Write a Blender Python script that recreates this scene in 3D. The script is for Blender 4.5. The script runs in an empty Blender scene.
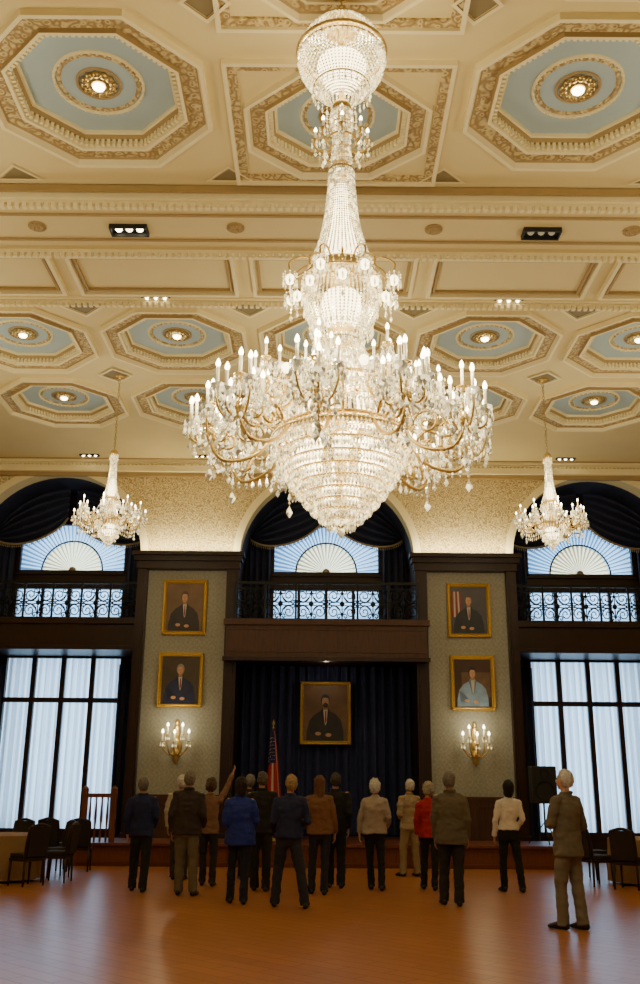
import bpy, math, random
from mathutils import Vector, Matrix, noise
R=random.Random(7)
COL=bpy.context.scene.collection
pi=math.pi; sin=math.sin; cos=math.cos

# ---------------------------------------------------------------- helpers
def lin(c):
    r=[]
    for x in c:
        x=x/255.0
        r.append(x/12.92 if x<=0.04045 else ((x+0.055)/1.055)**2.4)
    return (r[0],r[1],r[2],1.0)

class MB:
    def __init__(s): s.v=[];s.f=[];s.m=[];s.s=[]
    def add(s,vs,fs,mi=0,sm=False,M=None):
        o=len(s.v)
        if M is not None: vs=[tuple(M@Vector(v)) for v in vs]
        s.v.extend([tuple(v) for v in vs])
        for f in fs:
            s.f.append(tuple(i+o for i in f)); s.m.append(mi); s.s.append(sm)
    def box(s,x0,x1,y0,y1,z0,z1,mi=0,M=None):
        vs=[(x0,y0,z0),(x1,y0,z0),(x1,y1,z0),(x0,y1,z0),(x0,y0,z1),(x1,y0,z1),(x1,y1,z1),(x0,y1,z1)]
        s.add(vs,[(0,3,2,1),(4,5,6,7),(0,1,5,4),(1,2,6,5),(2,3,7,6),(3,0,4,7)],mi,False,M)
    def cbox(s,c,d,mi=0,M=None):
        s.box(c[0]-d[0]/2,c[0]+d[0]/2,c[1]-d[1]/2,c[1]+d[1]/2,c[2]-d[2]/2,c[2]+d[2]/2,mi,M)
    def lathe(s,prof,n=24,c=(0,0,0),mi=0,sm=True,M=None):
        vs=[];fs=[]
        for (r,z) in prof:
            for k in range(n):
                a=2*pi*k/n; vs.append((c[0]+r*cos(a),c[1]+r*sin(a),c[2]+z))
        for i in range(len(prof)-1):
            for k in range(n):
                k2=(k+1)%n
                fs.append((i*n+k,i*n+k2,(i+1)*n+k2,(i+1)*n+k))
        s.add(vs,fs,mi,sm,M)
    def tube(s,pts,rads,n=8,mi=0,sm=True,cap='flat',ref=(1,0,0),M=None):
        pts=[Vector(p) for p in pts]
        if not isinstance(rads,(list,tuple)): rads=[rads]*len(pts)
        rr=[(r if isinstance(r,tuple) else (r,r)) for r in rads]
        N=len(pts); dirs=[]
        for i in range(N):
            a=pts[max(0,i-1)]; b=pts[min(N-1,i+1)]
            d=(b-a); dirs.append(d.normalized() if d.length>1e-9 else Vector((0,0,1)))
        rings=[]
        if cap=='round':
            for t in (0.15,0.5,0.85):
                k=math.sqrt(1-(1-t)**2); m=(rr[0][0]+rr[0][1])/2
                rings.append((pts[0]-dirs[0]*m*(1-t),(rr[0][0]*k,rr[0][1]*k),dirs[0]))
        for i in range(N): rings.append((pts[i],rr[i],dirs[i]))
        if cap=='round':
            for t in (0.85,0.5,0.15):
                k=math.sqrt(1-(1-t)**2); m=(rr[-1][0]+rr[-1][1])/2
                rings.append((pts[-1]+dirs[-1]*m*(1-t),(rr[-1][0]*k,rr[-1][1]*k),dirs[-1]))
        vs=[];fs=[]; u=None
        for (p,r,d) in rings:
            base=Vector(ref) if u is None else u
            w=base-d*base.dot(d)
            if w.length<0.15: 
                w=Vector((0,1,0))-d*d.y
                if w.length<0.15: w=Vector((0,0,1))-d*d.z
            u=w.normalized(); v=d.cross(u)
            for k in range(n):
                a=2*pi*k/n; vs.append(tuple(p+u*(r[0]*cos(a))+v*(r[1]*sin(a))))
        L=len(rings)
        for i in range(L-1):
            for k in range(n):
                k2=(k+1)%n; fs.append((i*n+k,i*n+k2,(i+1)*n+k2,(i+1)*n+k))
        if cap:
            fs.append(tuple(range(n-1,-1,-1))); fs.append(tuple((L-1)*n+k for k in range(n)))
        s.add(vs,fs,mi,sm,M)
    def ell(s,c,r,nu=12,nv=8,mi=0,sm=True,M=None):
        vs=[(c[0],c[1],c[2]-r[2])];fs=[]
        for j in range(1,nv):
            t=-pi/2+pi*j/nv
            for k in range(nu):
                a=2*pi*k/nu; vs.append((c[0]+r[0]*cos(t)*cos(a),c[1]+r[1]*cos(t)*sin(a),c[2]+r[2]*sin(t)))
        vs.append((c[0],c[1],c[2]+r[2])); top=len(vs)-1
        for k in range(nu):
            k2=(k+1)%nu
            fs.append((0,1+k2,1+k)); fs.append((top,top-nu+k,top-nu+k2))
            for j in range(nv-2):
                a=1+j*nu; fs.append((a+k,a+k2,a+nu+k2,a+nu+k))
        s.add(vs,fs,mi,sm,M)
    def octa(s,c,r,h,mi=0,M=None,rot=0.0):
        x,y,z=c; vs=[(x,y,z+h),(x,y,z-h)]
        for k in range(4):
            a=rot+pi/2*k; vs.append((x+r*cos(a),y+r*sin(a),z))
        s.add(vs,[(0,2,3),(0,3,4),(0,4,5),(0,5,2),(1,3,2),(1,4,3),(1,5,4),(1,2,5)],mi,False,M)
    def drop(s,c,r,h,mi=0,n=5):   # faceted pendant hanging below c
        x,y,z=c; vs=[(x,y,z)]
        for k in range(n):
            a=2*pi*k/n; vs.append((x+r*cos(a),y+r*sin(a),z-h*0.62))
        vs.append((x,y,z-h)); fs=[]
        for k in range(n):
            k2=(k+1)%n; fs.append((0,1+k,1+k2)); fs.append((n+1,1+k2,1+k))
        s.add(vs,fs,mi,False)
    def obj(s,name,mats,parent=None,loc=(0,0,0),shift=None,**props):
        me=bpy.data.meshes.new(name)
        vs=s.v if shift is None else [(v[0]+shift[0],v[1]+shift[1],v[2]+shift[2]) for v in s.v]
        me.from_pydata(vs,[],s.f)
        if not isinstance(mats,(list,tuple)): mats=[mats]
        for m in mats: me.materials.append(m)
        me.polygons.foreach_set('material_index',s.m)
        me.polygons.foreach_set('use_smooth',s.s)
        me.update()
        o=bpy.data.objects.new(name,me); COL.objects.link(o)
        if parent is not None: o.parent=parent
        o.location=loc
        for k,v in props.items(): o[k]=v
        return o

def empty(name,loc,label,cat,group=None):
    e=bpy.data.objects.new(name,None); COL.objects.link(e); e.location=loc
    e.empty_display_size=0.1
    e['label']=label; e['category']=cat
    if group: e['group']=group
    return e
def copy_tree(root,loc=None,rz=None,label=None):
    def rec(o,p):
        c=o.copy(); COL.objects.link(c)
        if p is not None: c.parent=p
        for ch in list(KIDS.get(o.name,[])): rec(ch,c)
        return c
    KIDS={}
    for o in list(bpy.data.objects):
        if o.parent: KIDS.setdefault(o.parent.name,[]).append(o)
    n=rec(root,None)
    if loc is not None: n.location=loc
    if rz is not None: n.rotation_euler=(0,0,rz)
    if label: n['label']=label
    return n
def bevel(o,w=0.01,seg=2):
    m=o.modifiers.new('bevel','BEVEL'); m.width=w; m.segments=seg; m.limit_method='ANGLE'; return o
def crv(pts,n=6):
    P=[Vector(p) for p in pts]; P=[P[0]*2-P[1]]+P+[P[-1]*2-P[-2]]; out=[]
    for i in range(1,len(P)-2):
        for k in range(n):
            t=k/n; a,b,c,d=P[i-1],P[i],P[i+1],P[i+2]
            out.append(0.5*((2*b)+(c-a)*t+(2*a-5*b+4*c-d)*t*t+(3*b-a-3*c+d)*t**3))
    out.append(P[-2]); return out
def crv2(prof,n=6):
    return [(p.x,p.y) for p in crv([(a,b,0) for a,b in prof],n)]

# ---------------------------------------------------------------- materials
def newmat(name):
    m=bpy.data.materials.new(name); m.use_nodes=True
    nt=m.node_tree; b=nt.nodes['Principled BSDF']; return m,nt,b
def N(nt,t,**kw):
    n=nt.nodes.new(t)
    for k,v in kw.items(): setattr(n,k,v)
    return n
def math_(nt,op,a,b=None,c=None):
    n=N(nt,'ShaderNodeMath',operation=op)
    for i,x in enumerate((a,b,c)):
        if x is None: continue
        if isinstance(x,(int,float)): n.inputs[i].default_value=x
        else: nt.links.new(x,n.inputs[i])
    return n.outputs[0]
def mix_(nt,f,a,b):
    n=N(nt,'ShaderNodeMix',data_type='RGBA')
    for i,x in ((0,f),(6,a),(7,b)):
        if isinstance(x,(int,float,tuple)): n.inputs[i].default_value=x
        else: nt.links.new(x,n.inputs[i])
    return n.outputs[2]
def pmat(name,c,rough=0.5,metal=0.0,var=0.12,scale=6.0,bump=0.0,emit=None,es=0.0,spec=0.5,sample=False):
    m,nt,b=newmat(name); c=lin(c)
    tc=N(nt,'ShaderNodeTexCoord'); no=N(nt,'ShaderNodeTexNoise')
    no.inputs['Scale'].default_value=scale; no.inputs['Detail'].default_value=3
    nt.links.new(tc.outputs['Object'],no.inputs['Vector'])
    lo=tuple(x*(1-var) for x in c[:3])+(1,); hi=tuple(min(1,x*(1+var)) for x in c[:3])+(1,)
    nt.links.new(mix_(nt,no.outputs[0],lo,hi),b.inputs['Base Color'])
    b.inputs['Roughness'].default_value=rough; b.inputs['Metallic'].default_value=metal
    b.inputs['Specular IOR Level'].default_value=spec
    if bump:
        bn=N(nt,'ShaderNodeBump'); bn.inputs['Strength'].default_value=bump; bn.inputs['Distance'].default_value=0.02
        nt.links.new(no.outputs[0],bn.inputs['Height']); nt.links.new(bn.outputs[0],b.inputs['Normal'])
    if emit is not None:
        b.inputs['Emission Color'].default_value=lin(emit); b.inputs['Emission Strength'].default_value=es
        if not sample: m.cycles.emission_sampling='NONE'
    return m
def glow_crystalmat(name,base,emit,e0,e1,cell=34,thr=3.0):
    # facetted glass: inner glow and sparkle painted in as emission varied per cell
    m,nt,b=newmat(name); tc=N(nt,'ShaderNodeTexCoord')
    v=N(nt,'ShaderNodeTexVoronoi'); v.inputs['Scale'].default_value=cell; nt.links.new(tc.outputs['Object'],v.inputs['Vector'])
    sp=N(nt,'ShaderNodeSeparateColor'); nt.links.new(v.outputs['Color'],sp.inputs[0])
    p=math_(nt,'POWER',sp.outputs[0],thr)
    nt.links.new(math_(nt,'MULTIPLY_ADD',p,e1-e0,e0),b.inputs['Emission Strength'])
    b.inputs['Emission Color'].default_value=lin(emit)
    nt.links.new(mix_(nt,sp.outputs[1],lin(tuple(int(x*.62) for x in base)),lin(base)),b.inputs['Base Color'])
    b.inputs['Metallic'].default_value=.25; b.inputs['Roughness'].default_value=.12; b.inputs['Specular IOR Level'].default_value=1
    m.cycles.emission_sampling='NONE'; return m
def patmat(name,c1,c2,kind,scale,rough=0.6,bump=0.3):
    m,nt,b=newmat(name); tc=N(nt,'ShaderNodeTexCoord')
    co=tc.outputs['Object']
    if kind=='orn':
        v=N(nt,'ShaderNodeTexVoronoi',feature='SMOOTH_F1'); v.inputs['Scale'].default_value=scale
        nt.links.new(co,v.inputs['Vector'])
        f=math_(nt,'SINE',math_(nt,'MULTIPLY',v.outputs['Distance'],16.0)); f=math_(nt,'MULTIPLY_ADD',f,0.5,0.5)
    elif kind=='scroll':
        no=N(nt,'ShaderNodeTexNoise'); no.inputs['Scale'].default_value=scale; no.inputs['Detail'].default_value=1.0
        nt.links.new(co,no.inputs['Vector'])
        f=math_(nt,'SINE',math_(nt,'MULTIPLY',no.outputs[0],44.0)); f=math_(nt,'MULTIPLY_ADD',f,0.9,0.35)
        n=nt.nodes.new('ShaderNodeClamp'); nt.links.new(f,n.inputs[0]); f=n.outputs[0]
    elif kind=='diamond':
        sp=N(nt,'ShaderNodeSeparateXYZ'); nt.links.new(co,sp.inputs[0])
        x=math_(nt,'MULTIPLY',sp.outputs[0],scale*1.25); z=math_(nt,'MULTIPLY',sp.outputs[2],scale)
        a=math_(nt,'ABSOLUTE',math_(nt,'SINE',math_(nt,'ADD',x,z))); c=math_(nt,'ABSOLUTE',math_(nt,'SINE',math_(nt,'SUBTRACT',x,z)))
        mn=math_(nt,'MINIMUM',a,c)
        l=math_(nt,'LESS_THAN',mn,0.14)
        prod=math_(nt,'MULTIPLY',a,c); dot=math_(nt,'GREATER_THAN',prod,0.86)
        no=N(nt,'ShaderNodeTexNoise'); no.inputs['Scale'].default_value=18; nt.links.new(co,no.inputs['Vector'])
        nn=math_(nt,'GREATER_THAN',no.outputs[0],0.52)
        f=math_(nt,'MAXIMUM',math_(nt,'MAXIMUM',math_(nt,'MULTIPLY',l,.6),math_(nt,'MULTIPLY',dot,.6)),math_(nt,'MULTIPLY',nn,0.5))
    nt.links.new(mix_(nt,f,lin(c1),lin(c2)),b.inputs['Base Color'])
    b.inputs['Roughness'].default_value=rough
    if bump:
        bn=N(nt,'ShaderNodeBump'); bn.inputs['Strength'].default_value=bump; bn.inputs['Distance'].default_value=0.02
        nt.links.new(f,bn.inputs['Height']); nt.links.new(bn.outputs[0],b.inputs['Normal'])
    return m
def woodmat(name,c,rough=0.35):
    m,nt,b=newmat(name); tc=N(nt,'ShaderNodeTexCoord'); mp=N(nt,'ShaderNodeMapping')
    mp.inputs['Scale'].default_value=(9,9,1.2); nt.links.new(tc.outputs['Object'],mp.inputs[0])
    no=N(nt,'ShaderNodeTexNoise'); no.inputs['Scale'].default_value=3; no.inputs['Detail'].default_value=5
    nt.links.new(mp.outputs[0],no.inputs['Vector']); c=lin(c)
    nt.links.new(mix_(nt,no.outputs[0],tuple(x*.55 for x in c[:3])+(1,),tuple(x*1.45 for x in c[:3])+(1,)),b.inputs['Base Color'])
    b.inputs['Roughness'].default_value=rough; b.inputs['Specular IOR Level'].default_value=.35; return m
def sheermat(name,c,tint,df=.25):
    m,nt,b=newmat(name); nt.nodes.remove(b); out=nt.nodes['Material Output']
    tr=N(nt,'ShaderNodeBsdfTranslucent'); tr.inputs[0].default_value=lin(c)
    di=N(nt,'ShaderNodeBsdfDiffuse'); 
    tc=N(nt,'ShaderNodeTexCoord'); w=N(nt,'ShaderNodeTexNoise'); w.inputs['Scale'].default_value=4
    nt.links.new(tc.outputs['Object'],w.inputs['Vector'])
    nt.links.new(mix_(nt,w.outputs[0],lin(tint),lin(c)),di.inputs[0])
    mx=N(nt,'ShaderNodeMixShader'); mx.inputs[0].default_value=df
    nt.links.new(tr.outputs[0],mx.inputs[1]); nt.links.new(di.outputs[0],mx.inputs[2]); nt.links.new(mx.outputs[0],out.inputs[0])
    return m
def floormat():
    m,nt,b=newmat('parquet'); tc=N(nt,'ShaderNodeTexCoord'); mp=N(nt,'ShaderNodeMapping')
    mp.inputs['Rotation'].default_value=(0,0,0.785); nt.links.new(tc.outputs['Object'],mp.inputs[0])
    br=N(nt,'ShaderNodeTexBrick'); br.inputs['Scale'].default_value=1.0; br.offset=.5
    br.inputs['Color1'].default_value=lin((180,118,68)); br.inputs['Color2'].default_value=lin((164,104,58)); br.inputs['Mortar'].default_value=lin((136,84,46))
    br.inputs['Mortar Size'].default_value=0.007; br.inputs['Brick Width'].default_value=0.8; br.inputs['Row Height'].default_value=0.2
    nt.links.new(mp.outputs[0],br.inputs['Vector'])
    no=N(nt,'ShaderNodeTexNoise'); no.inputs['Scale'].default_value=0.8; no.inputs['Detail'].default_value=2; nt.links.new(mp.outputs[0],no.inputs['Vector'])
    col=mix_(nt,math_(nt,'MULTIPLY',no.outputs[0],0.5),br.outputs[0],lin((170,112,66)))
    nt.links.new(col,b.inputs['Base Color'])
    rv=math_(nt,'MULTIPLY_ADD',no.outputs[0],0.05,0.27)
    nt.links.new(math_(nt,'ADD',rv,math_(nt,'MULTIPLY',br.outputs['Fac'],.06)),b.inputs['Roughness'])
    b.inputs['Specular IOR Level'].default_value=.5
    return m

M_cream=pmat('cream_plaster',(222,204,148),0.7,var=0.06,scale=1.5)
M_cream2=pmat('pale_moulding',(240,226,176),0.6,var=0.05)
M_orn=patmat('plaster_relief_ornament',(216,197,140),(158,130,84),'orn',13,0.55,0.7)
M_tan=pmat('tan_plaster',(166,140,92),0.6,var=0.1)
M_blue=pmat('grey_blue_plaster',(164,182,188),0.7,var=0.05,scale=2)
M_olive=pmat('olive_inset',(134,120,84),0.6)
M_scroll=patmat('scroll_wallpaper',(228,209,156),(174,150,102),'scroll',7.5,0.7,0.1)
M_diam=patmat('damask_wallpaper',(168,168,154),(144,143,130),'diamond',11.0,0.7,0.05)
M_wood=woodmat('dark_mahogany',(48,28,19),0.38)
M_wood2=woodmat('brown_mahogany',(82,53,38),0.4)
M_wood3=woodmat('reddish_mahogany',(112,62,42),0.4)
M_navy=pmat('navy_drape',(34,40,68),0.75,var=0.3,scale=3)
M_gold=pmat('gilt_metal',(212,182,112),0.3,0.75,var=0.2,scale=20)
M_goldf=pmat('gold_leaf_frame',(216,176,84),0.38,0.45,var=0.35,scale=30,bump=0.5)
M_brass=pmat('aged_brass',(184,160,102),0.3,0.8,var=0.2,scale=20)
M_black=pmat('black_iron',(14,13,13),0.5,0.3)
M_blackp=pmat('black_plastic',(24,23,23),0.6)
M_cry=glow_crystalmat('crystal',(240,234,212),(255,234,178),.10,3.0,cell=26,thr=3.2)
M_cryb=glow_crystalmat('glow_painted_crystal',(244,234,204),(255,232,170),.30,3.6,cell=34,thr=2.6)
M_glow=pmat('frosted_lamp_glass',(255,244,214),0.4,0,var=0.02,emit=(255,234,182),es=7)
M_bulb=pmat('glowing_bulb',(255,250,230),0.4,0,var=0.01,emit=(255,240,194),es=15.0)
M_candle=pmat('candle_sleeve',(246,236,206),0.5,0,var=0.05,emit=(255,232,186),es=0.4)
M_sheer=sheermat('sheer_curtain_cloth',(212,230,244),(130,162,190),.15)
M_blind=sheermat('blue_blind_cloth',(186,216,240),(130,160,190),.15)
M_blind2=sheermat('blue_blind_painted_shadow',(84,132,172),(80,120,160),.15)  # darker copy of the blind cloth, pleat shading painted into its colour
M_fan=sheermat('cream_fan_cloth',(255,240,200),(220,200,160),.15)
M_fan2=sheermat('cream_fan_painted_shadow',(176,150,104),(150,130,90),.2)  # fold shade painted as darker cream on alternate fan slices
M_cloth=pmat('tan_tablecloth',(150,118,80),0.85)
M_uph=pmat('brown_upholstery',(40,29,25),0.8,var=0.2,scale=30)
M_trim=pmat('pale_gold_fringe',(160,142,106),.7)
M_floor=floormat()

def S(o):
    o['kind']='structure'; return o
H=9.4
# ---------------------------------------------------------------- floor
f=MB(); f.add([(-11,-6,0),(11,-6,0),(11,24.9,0),(-11,24.9,0)],[(0,1,2,3)]); S(f.obj('floor',M_floor))

# ---------------------------------------------------------------- ceiling
c=MB()  # 0 cream 1 pale 2 ornate 3 tan 4 blue 5 olive
def quad(x0,x1,y0,y1,z,mi=0): c.add([(x0,y0,z),(x0,y1,z),(x1,y1,z),(x1,y0,z)],[(0,1,2,3)],mi)
def octv(cx,cy,ax,ay,z):
    t=math.tan(pi/8); bx=ax*t; by=ay*t
    return [(cx+ax,cy-by,z),(cx+ax,cy+by,z),(cx+bx,cy+ay,z),(cx-bx,cy+ay,z),(cx-ax,cy+by,z),(cx-ax,cy-by,z),(cx-bx,cy-ay,z),(cx+bx,cy-ay,z)]
LIGHTPOS=[]
ZR=.15
def octcell(cx,cy,wx,wy,z=H,k=1.0,ky=None,light=True):
    ky=ky or k
    hx=wx/2;hy=wy/2
    o=octv(cx,cy,1.30*k,1.30*ky,z)
    rp=[(cx+hx,o[0][1],z),(cx+hx,o[1][1],z),(o[2][0],cy+hy,z),(o[3][0],cy+hy,z),(cx-hx,o[4][1],z),(cx-hx,o[5][1],z),(o[6][0],cy-hy,z),(o[7][0],cy-hy,z)]
    cr=[(cx+hx,cy+hy,z),(cx-hx,cy+hy,z),(cx-hx,cy-hy,z),(cx+hx,cy-hy,z)]
    vs=o+rp+cr
    fs=[(0,1,9,8),(2,3,11,10),(4,5,13,12),(6,7,15,14),(1,2,10,16,9),(3,4,12,17,11),(5,6,14,18,13),(7,0,8,19,15)]
    c.add(vs,fs,0)
    prof=[(1.30,0,1),(1.30,-.09,1),(1.25,-.09,1),(1.22,-.02,3),(1.20,0.0,2),(1.02,0.01,3),(1.01,-0.05,1),(0.97,-0.05,1),(0.955,.06,3),(0.91,.06,3),(0.89,.11,1),(0.86,.11,1),(0.855,ZR,4)]
    for (a,za,m),(b,zb,_) in zip(prof[:-1],prof[1:]):
        A=octv(cx,cy,a*k,a*ky,z+za); B=octv(cx,cy,b*k,b*ky,z+zb)
        c.add(A+B,[(i,(i+1)%8,8+(i+1)%8,8+i) for i in range(8)],m)
    c.add(octv(cx,cy,.855*k,.855*ky,z+ZR),[tuple(range(7,-1,-1))],4)
    D=octv(cx,cy,.935*k,.935*ky,z+.02)
    for i in range(8):
        p=Vector(D[i]);q=Vector(D[(i+1)%8]); ang=math.atan2((q-p).y,(q-p).x); n=11
        for j in range(n):
            m=p.lerp(q,(j+.5)/n); c.cbox((0,0,0),(.038,.045,.08),1,Matrix.Translation(m)@Matrix.Rotation(ang,4,'Z'))
    zb=z+ZR
    c.lathe([(.54*k,zb),(.53*k,zb-.03),(.515*k,zb-.03),(.505*k,zb)],32,(cx,cy,0),1)
    c.lathe([(.49*k,zb),(.48*k,zb-.02),(.45*k,zb-.02),(.44*k,zb)],32,(cx,cy,0),2)
    for j in range(36):
        a=2*pi*j/36; c.octa((cx+.515*k*cos(a),cy+.515*k*sin(a),zb-.035),.02,.02,1)
    c.lathe([(.27*k,zb),(.27*k,zb-.02),(.24*k,zb-.02),(.24*k,zb)],24,(cx,cy,0),3)
    if light: LIGHTPOS.append((cx,cy,zb,k))
def diamond(cx,cy,r,z=H,half=False):
    for (a,b,mi,zz) in ((r,r*.8,1,z-.035),(r*.8,r*.74,3,z-.03),(r*.74,0.001,5,z-.012)):
        A=[(cx+a,cy,zz),(cx,cy+(0 if half else a),zz),(cx-a,cy,zz),(cx,cy-a,zz)]
        B=[(cx+b,cy,zz),(cx,cy+(0 if half else b),zz),(cx-b,cy,zz),(cx,cy-b,zz)]
        if half:
            d_=(a-b)*.4; B=[(p[0],p[1]-d_,p[2]) for p in B]
        c.add(A+B,[(i,(i+1)%4,4+(i+1)%4,4+i) for i in range(4)],mi)
PX=2.84
for row in (9.48,6.64):
    for k in (-3,-2,-1,1,2,3): octcell(k*PX,row,PX,PX)
for k in range(-4,4):
    diamond((k+.5)*PX,11.14,.33,half=True)
    diamond((k+.5)*PX,8.06,.28)
quad(-PX*3.5,-PX/2,10.90,11.4,H);quad(PX/2,PX*3.5,10.90,11.4,H)
for cy,d in ((10.03,2.74),(7.29,2.74)):
    octcell(0,cy,PX,d,k=.87,ky=.75)
    def frame(hx,hy,w,mi,t):
        c.box(-hx,hx,cy-hy,cy-hy+w,H-t,H,mi); c.box(-hx,hx,cy+hy-w,cy+hy,H-t,H,mi)
        c.box(-hx,-hx+w,cy-hy+w,cy+hy-w,H-t,H,mi); c.box(hx-w,hx,cy-hy+w,cy+hy-w,H-t,H,mi)
    frame(1.33,1.14,.05,1,.07); frame(1.28,1.09,.11,2,.03)
quad(-PX/2,PX/2,5.22,5.92,H)
quad(-PX*3.5,PX*3.5,-6,5.22,H)
quad(-11,-PX*3.5,-6,23,H);quad(PX*3.5,11,-6,23,H)
c.box(-11,11,11.4,12.72,H-.16,H+.3,0)
quad(-PX*3.5,PX*3.5,12.72,14.6,H)
for k in range(-4,4):
    x0=k*PX+PX*.5+.12; x1=(k+1)*PX+PX*.5-.12
    if x1>11: continue
    def fr(x0,x1,y0,y1,w,mi,t):
        c.box(x0,x1,y0,y0+w,H-t,H,mi);c.box(x0,x1,y1-w,y1,H-t,H,mi);c.box(x0,x0+w,y0+w,y1-w,H-t,H,mi);c.box(x1-w,x1,y0+w,y1-w,H-t,H,mi)
    fr(x0,x1,13.0,14.25,.06,1,.09); fr(x0+.1,x1-.1,13.1,14.15,.04,3,.05)
quad(-PX*3.5,PX*3.5,20.6,23.1,H)
for row in (16.1,19.1):
    for k in range(-3,4): octcell(k*PX,row,PX,3.0)
for k in range(-3,3):
    for yy in (14.75,17.6): diamond((k+.5)*PX,yy,.36)
ceil=c.obj('ceiling',[M_cream,M_cream2,M_orn,M_tan,M_blue,M_olive]); S(ceil)

def cornice(idx,y0,zt,flip=1,x0=-10.9,x1=10.9):
    t=MB()
    t.box(x0,x1,y0-.03,y0+.03,zt-.05,zt,0)
    t.box(x0,x1,y0-.07*flip-.025,y0-.07*flip+.025,zt-.02,zt+.08,0)
    t.box(x0,x1,y0-.15*flip-.02,y0-.15*flip+.02,zt+.04,zt+.14,1)
    n=int((x1-x0)/.10)
    for i in range(n):
        x=x0+.10*(i+.5); t.box(x-.028,x+.028,y0-.04,y0+.04,zt-.12,zt-.05,0)
    S(t.obj('trim_%d'%idx,[M_cream2,M_tan]))
cornice(1,11.42,H-.16,1); cornice(2,12.70,H-.16,-1); cornice(3,22.9,H-.06,1)
cornice(4,14.5,H-.02,1)
t=MB()
t.box(-10.9,10.9,22.78,22.99,H-.32,H-.17,0); t.box(-10.9,10.9,22.88,22.99,H-.42,H-.32,1); S(t.obj('trim_5',[M_cream2,M_tan]))
t=MB()
t.box(-10.9,10.9,11.72,11.76,H-.19,H-.16,0);t.box(-10.9,10.9,12.36,12.40,H-.19,H-.16,0); S(t.obj('trim_21',[M_tan]))

ros=MB()
for k in range(8):
    a=k*pi/4; ros.ell((.07*cos(a),.07*sin(a),-.02),(.045,.045,.03),8,5)
ros.ell((0,0,-.03),(.045,.045,.04),8,6); ros.lathe([(.13,0),(.13,-.02),(.1,-.02),(.1,0)],16)
first=None
for k in range(-3,3):
    x=(k+.5)*PX
    if first is None:
        first=ros.obj('ceiling_rosette',M_tan,loc=(x,12.05,H-.16)); first['label']='carved tan plaster rosette on ceiling beam'; first['category']='ornament'; first['group']='beam rosettes'
    else:
        q=first.copy(); q.location=(x,12.05,H-.16); COL.objects.link(q)
cl=None
for (x,y,z,k) in LIGHTPOS:
    if abs(x)<.1 and y<8: continue
    if cl is None:
        cl=empty('ceiling_light',(x,y,z),'gilt leaf rosette ceiling lamp in blue octagonal coffer','ceiling light','coffer lamps')
        g=MB()
        for i in range(12):
            a=i*pi/6; g.ell((.17*cos(a),.17*sin(a),-.025),(.055,.055,.035),8,5)
        g.lathe([(.2,0),(.2,-.02),(.1,-.05),(.07,-.05),(.07,-.02)],20)
        g.obj('rosette',M_brass,cl)
        b=MB(); b.ell((0,0,-.055),(.075,.075,.045),12,8); b.obj('bulb',M_bulb,cl)
    else: copy_tree(cl,(x,y,z))
M_dim=pmat('dim_lamp_glass',(120,112,96),.3,emit=(255,230,180),es=.25)
for lit,small,spots in ((1,0,((-2.95,12.1,H-.16),)),(0,0,((2.97,12.1,H-.16),)),(1,1,((-2.95,14.42,H-.0),(2.95,14.42,H-.0),(-5.9,22.5,H),(5.9,22.5,H),(-3.1,22.5,H),(3.1,22.5,H)))):
    sp=None
    for (x,y,z) in spots:
        if sp is None:
            sp=empty('spotlight_fixture',(x,y,z),'black recessed spotlight box with three lit lamps' if lit else 'black recessed spotlight box with dim lamps','spotlight','ceiling spotlights')
            w_,d_=(.27,.12) if not small else (.24,.06)
            dp=.07 if not small else .03
            g=MB(); g.box(-w_,w_,-d_,d_,-.015,0); g.box(-w_,w_,-d_,-d_+.02,-dp,-.015);g.box(-w_,w_,d_-.02,d_,-dp,-.015);g.box(-w_,-w_+.02,-d_+.02,d_-.02,-dp,-.015);g.box(w_-.02,w_,-d_+.02,d_-.02,-dp,-.015)
            g.obj('housing',M_blackp,sp)
            for i in (-1,0,1):
                r_=.05 if not small else .036
                b=MB(); b.lathe([(.001,-.045),(r_*.6,-.045),(r_*.9,-.03),(r_,-.015)],14,(i*.15,0,0)); b.obj('lamp',(M_bulb if i!=0 or small else M_glow) if lit else M_dim,sp)
        else: copy_tree(sp,(x,y,z))

# ---------------------------------------------------------------- back wall with arches
RA=2.15; ZS=6.95; YW=23.0; YB=24.85
w=MB()
def wq(x0,x1,z0,z1,y,mi): w.add([(x0,y,z0),(x1,y,z0),(x1,y,z1),(x0,y,z1)],[(0,1,2,3)],mi)
for x0,x1 in ((-4.55,-2.15),(2.15,4.55),(-11,-8.85),(8.85,11)):
    wq(x0,x1,0,ZS,YW,0); wq(x0,x1,ZS,H,YW,1)
for cx in (-6.7,0,6.7):
    n=32; pts=[(cx-RA*cos(pi*i/n),ZS+RA*sin(pi*i/n)) for i in range(n+1)]
    for (xa,za),(xb,zb) in zip(pts[:-1],pts[1:]):
        w.add([(xa,YW,za),(xb,YW,zb),(xb,YW,H),(xa,YW,H)],[(0,1,2,3)],1)
        w.add([(xa,YW,za),(xb,YW,zb),(xb,YW+.45,zb),(xa,YW+.45,za)],[(0,3,2,1)],2)
        w.add([(xa,YW+.45,za),(xb,YW+.45,zb),(xb,YB,zb),(xa,YB,za)],[(0,3,2,1)],4)
    for sx in (-1,1):
        x=cx+sx*RA
        w.add([(x,YW,0),(x,YB,0),(x,YB,ZS),(x,YW,ZS)],[(0,1,2,3)],3)
S(w.obj('wall_back',[M_diam,M_scroll,M_cream,M_wood,M_navy]))
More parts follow.
